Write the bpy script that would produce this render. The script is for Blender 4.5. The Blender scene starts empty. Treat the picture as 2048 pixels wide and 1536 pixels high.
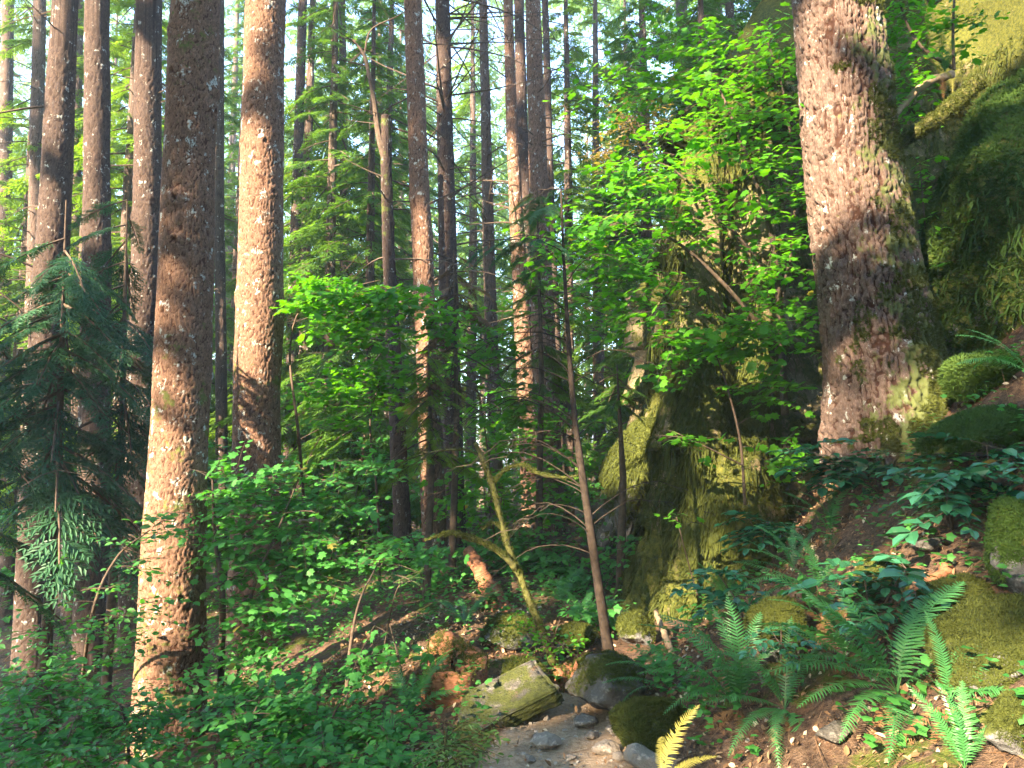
import bpy, bmesh, math, random
import numpy as np
from mathutils import Vector, Matrix

# ------------------------------------------------------------------ camera, sky, sun, exposure
sc = bpy.context.scene
COL = sc.collection
PITCH, LENS, EYE = math.radians(5.0), 27.0, 1.6
FPX = LENS / 36.0 * 2048
cam = bpy.data.objects.new('camera', bpy.data.cameras.new('camera'))
COL.objects.link(cam)
cam.location = (0, 0, EYE)
cam.rotation_euler = (math.pi / 2 + PITCH, 0, 0)
cam.data.lens, cam.data.sensor_width, cam.data.clip_end, cam.data.clip_start = LENS, 36, 3000, 0.05
sc.camera = cam

SUN_AZ, SUN_EL = math.radians(38), math.radians(27)      # azimuth from straight behind the camera towards the left
S = np.array([-math.sin(SUN_AZ) * math.cos(SUN_EL), -math.cos(SUN_AZ) * math.cos(SUN_EL), math.sin(SUN_EL)])
world = bpy.data.worlds.new('World')
sc.world = world
world.use_nodes = True
wn = world.node_tree
sky = wn.nodes.new('ShaderNodeTexSky')
sky.sky_type, sky.sun_disc = 'NISHITA', False
sky.sun_elevation, sky.sun_rotation = SUN_EL, math.pi + SUN_AZ
sky.dust_density, sky.air_density, sky.ozone_density = 0.4, 1.0, 2.0
wn.links.new(sky.outputs[0], wn.nodes['Background'].inputs[0])
wn.nodes['Background'].inputs[1].default_value = 0.15
sl = bpy.data.lights.new('sun', 'SUN')
sl.energy, sl.angle, sl.color = 5.0, math.radians(0.55), (1.0, 0.82, 0.58)
sun = bpy.data.objects.new('sun', sl)
COL.objects.link(sun)
sun.rotation_euler = Vector(S).to_track_quat('Z', 'Y').to_euler()
vs = sc.view_settings
sc.display_settings.display_device = 'sRGB'
vs.view_transform, vs.look, vs.gamma, vs.exposure = 'Standard', 'None', 1.0, 3.3
cy = sc.cycles
cy.max_bounces, cy.diffuse_bounces, cy.glossy_bounces, cy.transmission_bounces, cy.transparent_max_bounces = 6, 4, 2, 4, 4
cy.caustics_reflective = cy.caustics_refractive = False
cy.use_denoising = True
cy.sample_clamp_indirect = 6.0

# ------------------------------------------------------------------ maths helpers
def rg(seed): return np.random.default_rng(seed)
def P(px, py, d):
    """world point seen at photo pixel (px, py) whose distance ahead (world y) is d"""
    xc, yc = (px - 1024) / FPX, -(py - 768) / FPX
    dx, dy, dz = xc, math.cos(PITCH) - yc * math.sin(PITCH), math.sin(PITCH) + yc * math.cos(PITCH)
    k = d / dy
    return np.array([dx * k, d, EYE + dz * k])
def nrm(v):
    v = np.asarray(v, float)
    return v / np.maximum(np.linalg.norm(v, axis=-1, keepdims=True), 1e-9)
def sstep(a, b, x):
    t = np.clip((x - a) / (b - a), 0, 1)
    return t * t * (3 - 2 * t)
def hsh(ix, iy, iz, seed=0):
    h = (ix.astype(np.int64) * 374761393 + iy.astype(np.int64) * 668265263 + iz.astype(np.int64) * 2147483647 + seed * 1274126177) & 0xFFFFFFFF
    h = ((h ^ (h >> 13)) * 1274126177) & 0xFFFFFFFF
    h = ((h ^ (h >> 16)) * 2246822519) & 0xFFFFFFFF
    return ((h ^ (h >> 15)) & 0xFFFFFF) / float(0xFFFFFF)
def vnoise(p, seed=0):
    p = np.asarray(p, float)
    i = np.floor(p).astype(np.int64); f = p - i; f = f * f * (3 - 2 * f)
    r = 0
    for a in (0, 1):
        for b in (0, 1):
            for c in (0, 1):
                w = (f[..., 0] if a else 1 - f[..., 0]) * (f[..., 1] if b else 1 - f[..., 1]) * (f[..., 2] if c else 1 - f[..., 2])
                r = r + w * hsh(i[..., 0] + a, i[..., 1] + b, i[..., 2] + c, seed)
    return r * 2 - 1
def fbm(p, o=4, seed=0):
    p = np.asarray(p, float); r = 0; a = 0.5
    for k in range(o):
        r = r + a * vnoise(p * (2.03 ** k) + 17.3 * k, seed + k); a *= 0.5
    return r

# ------------------------------------------------------------------ mesh helpers
class Acc:
    """collects arrays of vertices and faces for ONE mesh"""
    def __init__(s): s.V, s.F, s.T, s.n = [], [], [], 0
    def add(s, V, F, t=0.5):
        V = np.asarray(V, float).reshape(-1, 3)
        s.V.append(V)
        for f in (F if isinstance(F, list) else [F]): s.F.append(np.asarray(f, np.int64) + s.n)
        s.T.append(np.full(len(V), t) if np.isscalar(t) else np.asarray(t, float)); s.n += len(V)
    def stamp(s, tv, tf, M, T, tint):
        """k copies of a template: M (k,3,3) with the axes as columns, T (k,3), tint (k,)"""
        k, n = len(T), len(tv)
        if k == 0: return
        V = np.einsum('kij,nj->kni', M, tv) + T[:, None, :]
        off = (np.arange(k) * n)[:, None, None]
        s.add(V, [(np.asarray(f)[None] + off).reshape(-1, np.asarray(f).shape[1]) for f in (tf if isinstance(tf, list) else [tf])], np.repeat(tint, n))
    def build(s, name, mat, parent=None, base=(0, 0, 0), smooth=False, attrs=None):
        V = np.concatenate(s.V) if s.V else np.zeros((0, 3))
        at = {'tint': np.concatenate(s.T) if s.T else np.zeros(0)}
        at.update(attrs or {})
        return mesh_obj(name, V, s.F, mat, parent, base, smooth, at)
def mesh_data(name, V, Fs, mat, smooth=False, attrs=None):
    me = bpy.data.meshes.new(name)
    V = np.asarray(V, np.float32)
    Fs = [np.asarray(f) for f in Fs if len(f)]
    idx = np.concatenate([f.ravel() for f in Fs]).astype(np.int32)
    tot = np.concatenate([np.full(len(f), f.shape[1]) for f in Fs]).astype(np.int32)
    start = np.concatenate([[0], np.cumsum(tot)[:-1]]).astype(np.int32)
    me.vertices.add(len(V)); me.vertices.foreach_set('co', V.ravel())
    me.loops.add(len(idx)); me.loops.foreach_set('vertex_index', idx)
    me.polygons.add(len(tot)); me.polygons.foreach_set('loop_start', start)
    me.polygons.foreach_set('use_smooth', np.full(len(tot), smooth))
    for k, a in (attrs or {}).items():
        me.attributes.new(k, 'FLOAT', 'POINT').data.foreach_set('value', np.asarray(a, np.float32))
    me.update(calc_edges=True)
    if mat: me.materials.append(mat)
    return me
def mesh_obj(name, V, Fs, mat, parent=None, base=(0, 0, 0), smooth=False, attrs=None):
    o = bpy.data.objects.new(name, mesh_data(name, np.asarray(V) - np.asarray(base), Fs, mat, smooth, attrs))
    COL.objects.link(o)
    if parent: o.parent = parent
    else: o.location = base
    return o
def tag(o, label=None, cat=None, group=None, kind=None):
    if label: o['label'] = label
    if cat: o['category'] = cat
    if group: o['group'] = group
    if kind: o['kind'] = kind
    return o
def thing(name, loc, label, cat, group=None):
    o = bpy.data.objects.new(name, None); COL.objects.link(o)
    o.empty_display_size = 0.2
    o.location = tuple(float(v) for v in loc)
    return tag(o, label, cat, group)
def dup(root, loc, rz, scale, label=None, group=None):
    r = root.copy(); COL.objects.link(r)
    r.location = tuple(loc); r.rotation_euler = (0, 0, rz); r.scale = (scale[0], scale[0], scale[1])
    if label: r['label'] = label
    if group: r['group'] = group
    for ch in list(root.children):
        c = ch.copy(); COL.objects.link(c); c.parent = r
    return r
def frame(fwd, up):
    """columns: x = forward, y = side, z = up-ish"""
    x = nrm(fwd); y = nrm(np.cross(up, x)); z = np.cross(x, y)
    return np.stack([x, y, z], axis=-1)
def tube(acc, pts, rad, k=5, t=0.5, cap=False):
    pts = np.asarray(pts, float); n = len(pts)
    rad = np.broadcast_to(np.asarray(rad, float), (n,))
    tan = nrm(np.gradient(pts, axis=0))
    ref = np.where(np.abs(tan[:, 2:3]) > 0.85, np.array([[0.2, 1.0, 0.1]]), np.array([[0.0, 0.05, 1.0]]))
    if n and (np.abs(tan[:, 2]).max() - np.abs(tan[:, 2]).min()) > 0.3: ref = np.tile([[0.31, 0.9, 0.3]], (n, 1))
    a = nrm(np.cross(ref, tan)); b = np.cross(tan, a)
    th = np.arange(k) / k * 2 * math.pi
    V = pts[:, None] + rad[:, None, None] * (np.cos(th)[None, :, None] * a[:, None] + np.sin(th)[None, :, None] * b[:, None])
    i, j = np.meshgrid(np.arange(n - 1), np.arange(k), indexing='ij'); j2 = (j + 1) % k
    F = [np.stack([i * k + j, i * k + j2, (i + 1) * k + j2, (i + 1) * k + j], -1).reshape(-1, 4)]
    V = V.reshape(-1, 3)
    if cap:
        V = np.concatenate([V, pts[:1], pts[-1:]]); jj = np.arange(k); m = n * k
        F.append(np.concatenate([np.stack([np.full(k, m), (jj + 1) % k, jj], -1), np.stack([np.full(k, m + 1), (n - 1) * k + jj, (n - 1) * k + (jj + 1) % k], -1)]))
    acc.add(V, F, t)
def spline(pts, n):
    """smooth curve through the points (rows may carry extra columns)"""
    p = np.asarray(pts, float); m = len(p)
    if m == 2: return p[0] + (p[1] - p[0]) * np.linspace(0, 1, n)[:, None]
    q = np.concatenate([2 * p[:1] - p[1:2], p, 2 * p[-1:] - p[-2:-1]])
    u = np.linspace(0, m - 1 - 1e-6, n); i = u.astype(int); f = (u - i)[:, None]
    a, b, c, d = q[i], q[i + 1], q[i + 2], q[i + 3]
    return 0.5 * ((2 * b) + (c - a) * f + (2 * a - 5 * b + 4 * c - d) * f * f + (3 * b - a - 3 * c + d) * f ** 3)

# ------------------------------------------------------------------ materials
def newmat(name):
    m = bpy.data.materials.new(name); m.use_nodes = True
    nt = m.node_tree
    for n in list(nt.nodes): nt.nodes.remove(n)
    out = nt.nodes.new('ShaderNodeOutputMaterial')
    return m, nt, out
class NB:
    def __init__(s, nt): s.nt = nt
    def n(s, t, **kw):
        x = s.nt.nodes.new(t)
        for k, v in kw.items(): setattr(x, k, v)
        return x
    def link(s, a, b): s.nt.links.new(a, b)
    def val(s, sock, v):
        if hasattr(v, 'is_output'): s.link(v, sock)
        else: sock.default_value = v
    def attr(s, name): return s.n('ShaderNodeAttribute', attribute_name=name).outputs['Fac']
    def pos(s): return s.n('ShaderNodeNewGeometry').outputs['Position']
    def noise(s, scale, detail=4, rough=0.6, vec=None, stretch=None):
        v = vec if vec is not None else s.pos()
        if stretch:
            mp = s.n('ShaderNodeMapping'); mp.inputs['Scale'].default_value = stretch; s.link(v, mp.inputs['Vector']); v = mp.outputs[0]
        x = s.n('ShaderNodeTexNoise'); s.link(v, x.inputs['Vector'])
        x.inputs['Scale'].default_value, x.inputs['Detail'].default_value, x.inputs['Roughness'].default_value = scale, detail, rough
        return x.outputs[0]
    def ramp(s, fac, a, b, lo=0.0, hi=1.0):
        x = s.n('ShaderNodeMapRange', interpolation_type='SMOOTHSTEP')
        s.val(x.inputs['Value'], fac)
        for i, v in zip(('From Min', 'From Max', 'To Min', 'To Max'), (a, b, lo, hi)): s.val(x.inputs[i], v)
        return x.outputs[0]
    def mix(s, f, a, b):
        x = s.n('ShaderNodeMix', data_type='RGBA')
        s.val(x.inputs[0], f)
        for sock, v in ((x.inputs[6], a), (x.inputs[7], b)): s.val(sock, v if hasattr(v, 'is_output') else (*v, 1))
        return x.outputs[2]
    def math(s, op, a, b=0.0):
        x = s.n('ShaderNodeMath', operation=op); s.val(x.inputs[0], a); s.val(x.inputs[1], b); return x.outputs[0]
    def bump(s, h, strength, dist):
        x = s.n('ShaderNodeBump'); x.inputs['Strength'].default_value, x.inputs['Distance'].default_value = strength, dist
        s.link(h, x.inputs['Height']); return x.outputs[0]
    def bsdf(s, col, rough=0.9, spec=0.2, normal=None):
        x = s.n('ShaderNodeBsdfPrincipled'); s.val(x.inputs['Base Color'], col if hasattr(col, 'is_output') else (*col, 1))
        s.val(x.inputs['Roughness'], rough); x.inputs['Specular IOR Level'].default_value = spec
        if normal is not None: s.link(normal, x.inputs['Normal'])
        return x.outputs[0]
def leafmat(name, dark, light, trans, tfac=0.45, rough=0.5, spec=0.3, odd=None):
    m, nt, out = newmat(name); b = NB(nt)
    t = b.attr('tint')
    c = b.mix(t, dark, light)
    tc = b.mix(t, tuple(v * 0.7 for v in trans), trans)
    if odd:                                                     # the few yellowed or browned leaves
        k = b.ramp(t, 0.93, 0.97); c = b.mix(k, c, odd); tc = b.mix(k, tc, odd)
    s1 = b.bsdf(c, rough, spec)
    tr = b.n('ShaderNodeBsdfTranslucent'); b.link(tc, tr.inputs[0])
    mx = b.n('ShaderNodeMixShader'); mx.inputs[0].default_value = tfac
    b.link(s1, mx.inputs[1]); b.link(tr.outputs[0], mx.inputs[2]); b.link(mx.outputs[0], out.inputs[0])
    return m
def barkmat(name, furrow, plate, plate2, lichen=0.5, moss_hi=(0.13, 0.15, 0.035)):
    m, nt, out = newmat(name); b = NB(nt)
    h = b.attr('bark'); n1 = b.noise(5, 5); n2 = b.noise(38, 4, 0.7, stretch=(1, 1, 0.45)); n3 = b.noise(16, 3)
    pc = b.mix(b.ramp(n1, 0.35, 0.65), plate, plate2)
    pc = b.mix(b.ramp(n2, 0.35, 0.75), tuple(v * 0.72 for v in plate), pc)
    c = b.mix(b.ramp(b.math('ADD', h, b.math('MULTIPLY', b.math('SUBTRACT', n2, 0.5), 0.7)), 0.05, 0.42), furrow, pc)
    lm = b.math('MULTIPLY', b.ramp(b.math('ADD', b.noise(9, 4, 0.7), b.math('MULTIPLY', n3, 0.35)), 0.80 - 0.10 * lichen, 0.90 - 0.10 * lichen), b.ramp(h, 0.3, 0.6))
    c = b.mix(b.ramp(b.noise(75, 3, 0.8, stretch=(1, 1, .55)), 0.42, 0.62), b.mix(0.5, c, furrow), c)
    c = b.mix(b.math('MULTIPLY', lm, 0.8), c, (0.42, 0.44, 0.40))
    mk = b.ramp(b.math('ADD', b.math('MULTIPLY', b.attr('moss'), 1.2), b.math('MULTIPLY', b.math('SUBTRACT', b.noise(7, 5, 0.7), 0.5), 2.4)), 0.46, 0.72)
    mc = b.mix(b.noise(40, 3), (0.05, 0.065, 0.016), moss_hi)
    c = b.mix(b.math('MULTIPLY', mk, 0.9), c, mc)
    bp = b.bump(b.math('ADD', n2, b.math('MULTIPLY', b.noise(120, 2), 0.5)), 0.55, 0.012)
    b.link(b.bsdf(c, 0.92, 0.15, bp), out.inputs[0])
    return m
def rockmat(name, base=(0.15, 0.145, 0.14), moss=(0.10, 0.115, 0.022), mossdark=(0.045, 0.052, 0.012), thr=0.04, brown=(0.13, 0.075, 0.04)):
    m, nt, out = newmat(name); b = NB(nt)
    n1 = b.noise(3.2, 6, 0.65); n2 = b.noise(22, 5, 0.7); n3 = b.noise(70, 3, 0.7)
    c = b.mix(b.ramp(n1, 0.3, 0.7), tuple(v * 0.55 for v in base), base)
    c = b.mix(b.ramp(n2, 0.52, 0.66), c, tuple(min(1, v * 1.7) for v in base))
    c = b.mix(b.ramp(b.noise(5, 4), 0.6, 0.72), c, brown)
    mk = b.ramp(b.math('ADD', b.attr('moss'), b.math('MULTIPLY', b.math('SUBTRACT', b.noise(4.5, 6, 0.72), 0.5), 1.6)), 0.42 + thr, 0.6 + thr)
    mc = b.mix(b.ramp(b.noise(30, 4, 0.75), 0.3, 0.7), mossdark, moss)
    c = b.mix(mk, c, mc)
    bp = b.bump(b.math('ADD', n2, b.math('MULTIPLY', n3, 0.6)), 0.7, 0.03)
    b.link(b.bsdf(c, 0.93, 0.15, bp), out.inputs[0])
    return m
def groundmat():
    m, nt, out = newmat('forest_soil'); b = NB(nt)
    n1 = b.noise(1.6, 6, 0.65); n2 = b.noise(26, 5, 0.75); n3 = b.noise(90, 3, 0.7); n4 = b.noise(5, 5, 0.7)
    soil = b.mix(b.ramp(n2, 0.35, 0.68), (0.045, 0.028, 0.02), (0.15, 0.095, 0.062))
    soil = b.mix(b.ramp(n4, 0.5, 0.68), soil, (0.19, 0.095, 0.052))
    soil = b.mix(b.ramp(n3, 0.62, 0.72), soil, (0.25, 0.17, 0.11))
    path = b.mix(b.ramp(n2, 0.3, 0.7), (0.24, 0.165, 0.105), (0.40, 0.29, 0.195))
    path = b.mix(b.ramp(n3, 0.6, 0.75), path, (0.30, 0.26, 0.22))
    c = b.mix(b.ramp(b.math('ADD', b.attr('path'), b.math('MULTIPLY', b.math('SUBTRACT', n4, 0.5), 0.7)), 0.35, 0.7), soil, path)
    mk = b.math('MULTIPLY', b.ramp(b.math('ADD', n1, b.math('MULTIPLY', b.math('SUBTRACT', n4, 0.5), 0.6)), 0.53, 0.63), b.math('SUBTRACT', 1.0, b.attr('path')))
    c = b.mix(mk, c, b.mix(b.ramp(n2, 0.3, 0.7), (0.04, 0.05, 0.012), (0.10, 0.12, 0.022)))
    bp = b.bump(b.math('ADD', n2, b.math('MULTIPLY', n3, 0.7)), 0.8, 0.03)
    b.link(b.bsdf(c, 0.95, 0.1, bp), out.inputs[0])
    return m
def plainmat(name, a, c2, scale=20, rough=0.9, spec=0.15, stretch=None):
    m, nt, out = newmat(name); b = NB(nt)
    n = b.noise(scale, 5, 0.7, stretch=stretch)
    c = b.mix(b.attr('tint'), b.mix(b.ramp(n, 0.3, 0.7), a, c2), b.mix(b.ramp(n, 0.3, 0.7), tuple(v * 1.5 for v in a), tuple(min(1, v * 1.5) for v in c2)))
    b.link(b.bsdf(c, rough, spec, b.bump(n, 0.5, 0.02)), out.inputs[0])
    return m
M = {
    'maple': leafmat('maple_leaf', (0.035, 0.15, 0.008), (0.09, 0.28, 0.012), (0.17, 0.52, 0.006), 0.52, 0.5, 0.25, (0.30, 0.26, 0.03)),
    'shade_maple': leafmat('understory_leaf', (0.035, 0.15, 0.03), (0.085, 0.29, 0.055), (0.12, 0.45, 0.03), 0.48, 0.45, 0.35, (0.22, 0.20, 0.04)),
    'huck': leafmat('huckleberry_leaf', (0.06, 0.13, 0.03), (0.14, 0.24, 0.06), (0.22, 0.38, 0.06), 0.45, 0.45, 0.35),
    'yellow': leafmat('yellowing_leaf', (0.12, 0.10, 0.015), (0.26, 0.19, 0.03), (0.4, 0.3, 0.03), 0.45),
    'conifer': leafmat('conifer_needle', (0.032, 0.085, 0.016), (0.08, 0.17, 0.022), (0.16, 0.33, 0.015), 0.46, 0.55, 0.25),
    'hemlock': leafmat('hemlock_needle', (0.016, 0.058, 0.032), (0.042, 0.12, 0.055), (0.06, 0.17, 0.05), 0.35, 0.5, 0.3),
    'bright_conifer': leafmat('sun_tinted_needle', (0.06, 0.12, 0.012), (0.13, 0.23, 0.02), (0.26, 0.44, 0.015), 0.48, 0.55, 0.25),  # lit copy of the needle green: background sun glow put into the colour
    'dead_needle': leafmat('dead_needle', (0.13, 0.075, 0.04), (0.24, 0.15, 0.085), (0.2, 0.11, 0.05), 0.25, 0.8, 0.1),
    'fern': leafmat('fern_frond', (0.028, 0.12, 0.036), (0.075, 0.24, 0.065), (0.10, 0.34, 0.045), 0.35, 0.38, 0.45),
    'fern_yellow': leafmat('yellow_fern_frond', (0.12, 0.11, 0.02), (0.25, 0.23, 0.05), (0.28, 0.27, 0.03), 0.4, 0.5, 0.3),
    'fern_dead': leafmat('dead_fern_frond', (0.10, 0.05, 0.022), (0.20, 0.11, 0.05), (0.15, 0.07, 0.02), 0.2, 0.8, 0.1),
    'grape': leafmat('glossy_leaf', (0.018, 0.095, 0.045), (0.045, 0.17, 0.075), (0.05, 0.2, 0.05), 0.2, 0.22, 0.6, (0.24, 0.17, 0.03)),
    'moss': leafmat('moss_tuft', (0.035, 0.043, 0.010), (0.095, 0.11, 0.024), (0.09, 0.11, 0.018), 0.25, 0.85, 0.08),
    'moss_green': leafmat('moss_tuft_green', (0.03, 0.065, 0.014), (0.075, 0.125, 0.026), (0.09, 0.16, 0.02), 0.25, 0.85, 0.08),
    'litter': leafmat('dead_leaf', (0.13, 0.065, 0.03), (0.30, 0.19, 0.11), (0.2, 0.1, 0.04), 0.15, 0.8, 0.15, (0.5, 0.4, 0.28)),
    'bark_fir': barkmat('fir_bark', (0.04, 0.018, 0.012), (0.155, 0.11, 0.09), (0.21, 0.138, 0.108), 0.35, (0.10, 0.12, 0.04)),
    'bark_scaly': barkmat('hemlock_bark', (0.06, 0.028, 0.018), (0.215, 0.128, 0.086), (0.28, 0.16, 0.105), 0.55),
    'bark_dark': barkmat('dark_bark', (0.03, 0.018, 0.014), (0.085, 0.06, 0.05), (0.115, 0.075, 0.058), 0.3),
    'bark_far': barkmat('distant_bark', (0.045, 0.028, 0.022), (0.14, 0.098, 0.078), (0.18, 0.12, 0.09), 0.4),
    'twig': plainmat('twig_wood', (0.05, 0.035, 0.026), (0.10, 0.07, 0.05)),
    'twig_light': plainmat('pale_twig', (0.16, 0.11, 0.07), (0.28, 0.2, 0.13)),
    'moss_bark': plainmat('mossy_bark', (0.035, 0.03, 0.014), (0.10, 0.10, 0.028), 30),
    'rot': plainmat('rotten_wood', (0.11, 0.042, 0.022), (0.26, 0.115, 0.06), 22, stretch=(1, 1, 3)),
    'rock_moss': rockmat('mossy_rock'),
    'rock_bare': rockmat('grey_rock', (0.095, 0.085, 0.074), (0.07, 0.075, 0.02), (0.035, 0.04, 0.012), thr=0.06),
    'cliff': rockmat('cliff_rock', (0.17, 0.135, 0.075), (0.10, 0.10, 0.018), (0.035, 0.042, 0.010), thr=-.05),
    'ground': groundmat(),
    'dark_twig': plainmat('dark_sapling_bark', (0.014, 0.010, 0.008), (0.042, 0.030, 0.022)),
    'path_stone': rockmat('path_stone', (0.24, 0.20, 0.165), thr=0.3),
    'gravel': plainmat('gravel_stone', (0.17, 0.14, 0.115), (0.29, 0.25, 0.21), 30),
}

# ------------------------------------------------------------------ terrain
def splus(s, k=5.0): return np.logaddexp(0, k * s) / k
PATH = np.array([(0.25, -3), (0.22, 3), (0.30, 4.2), (0.42, 4.9), (0.85, 5.8), (1.25, 6.7), (1.2, 8.2), (0.9, 10), (0.4, 13), (-0.5, 18)])
def path_x(y): return np.interp(y, PATH[:, 1], PATH[:, 0])
def path_w(y): return np.interp(y, [0, 4, 5, 7, 20], [0.62, 0.5, 0.3, 0.28, 0.3])
def H(x, y, fine=True):
    x, y = np.asarray(x, float), np.asarray(y, float)
    b = np.interp(y, [-3, 3.2, 4.2, 5, 5.8, 7, 9, 20], [0.75, 0.62, 0.72, 0.95, 1.35, 1.75, 1.6, 2.5])
    r = splus(x - b)
    z = np.interp(y, [2, 3.2, 4.2, 5, 6, 8, 12], [0.5, 0.56, 0.72, 0.9, 1.02, 1.0, 0.8]) * r
    z = np.where(z > 2.6, 2.6 + (z - 2.6) * 0.35, z)
    l = splus(-(x + 0.35 + 0.04 * y))
    z = z - 2.6 * (1 - np.exp(-0.40 * l / 2.6))
    z = z - 0.07 * splus(y - 16, 0.5) * np.exp(-np.maximum(y - 16, 0) / 200) + 0.04 * np.clip(y - 4, 0, 4)
    d = np.abs(x - path_x(y)) / path_w(y)
    k = sstep(0.6, 1.7, d)
    p = np.stack([x, y, np.zeros_like(x)], -1)
    z = z + (0.25 + 0.75 * k) * (0.16 * fbm(p * 0.9, 3, 5)) + (0.02 + 0.05 * k) * fbm(p * 3.5, 3, 9)
    if fine: z = z + 0.02 * fbm(p * 12, 2, 13)
    return z
def g(x, y, up=0.0): return np.array([x, y, float(H(np.array([x]), np.array([y]))[0]) + up])
def gp(px, py, dmin=2.0):
    """point of the ground seen at a photo pixel"""
    ds = np.concatenate([np.arange(dmin, 12, 0.02), np.arange(12, 60, 0.2)])
    a = P(px, py, 1.0) - np.array([0, 0, EYE])
    pts = np.array([0, 0, EYE]) + a * ds[:, None]
    below = np.nonzero(pts[:, 2] <= H(pts[:, 0], pts[:, 1], False))[0]
    i = below[0] if len(below) else len(ds) - 1
    return g(pts[i, 0], pts[i, 1])
def axis(lo, hi, c, fine, n):
    u = np.linspace(-1, 1, n); k = 6.0
    s = np.sinh(k * u) / np.sinh(k)
    a = np.where(s < 0, s * (c - lo), s * (hi - c)) + c
    extra = np.arange(*fine)
    a = np.concatenate([a[(a < fine[0]) | (a > fine[1])], extra]); return np.unique(np.round(a, 4))
gx = axis(-400, 400, 0.8, (-4, 4.5, 0.045), 160); gy = axis(-120, 900, 5, (1.5, 9.5, 0.045), 160)
X, Y = np.meshgrid(gx, gy)
Z = H(X, Y)
nx, ny = len(gx), len(gy)
ii, jj = np.meshgrid(np.arange(ny - 1), np.arange(nx - 1), indexing='ij')
F = np.stack([ii * nx + jj, ii * nx + jj + 1, (ii + 1) * nx + jj + 1, (ii + 1) * nx + jj], -1).reshape(-1, 4)
pm = (1 - sstep(0.7, 1.25, np.abs(X - path_x(Y)) / path_w(Y))) * (1 - 0.75 * sstep(4.7, 5.6, Y))
tag(mesh_obj('ground', np.stack([X, Y, Z], -1).reshape(-1, 3), [F], M['ground'], smooth=True, attrs={'path': pm.ravel()}), kind='structure')

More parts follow.
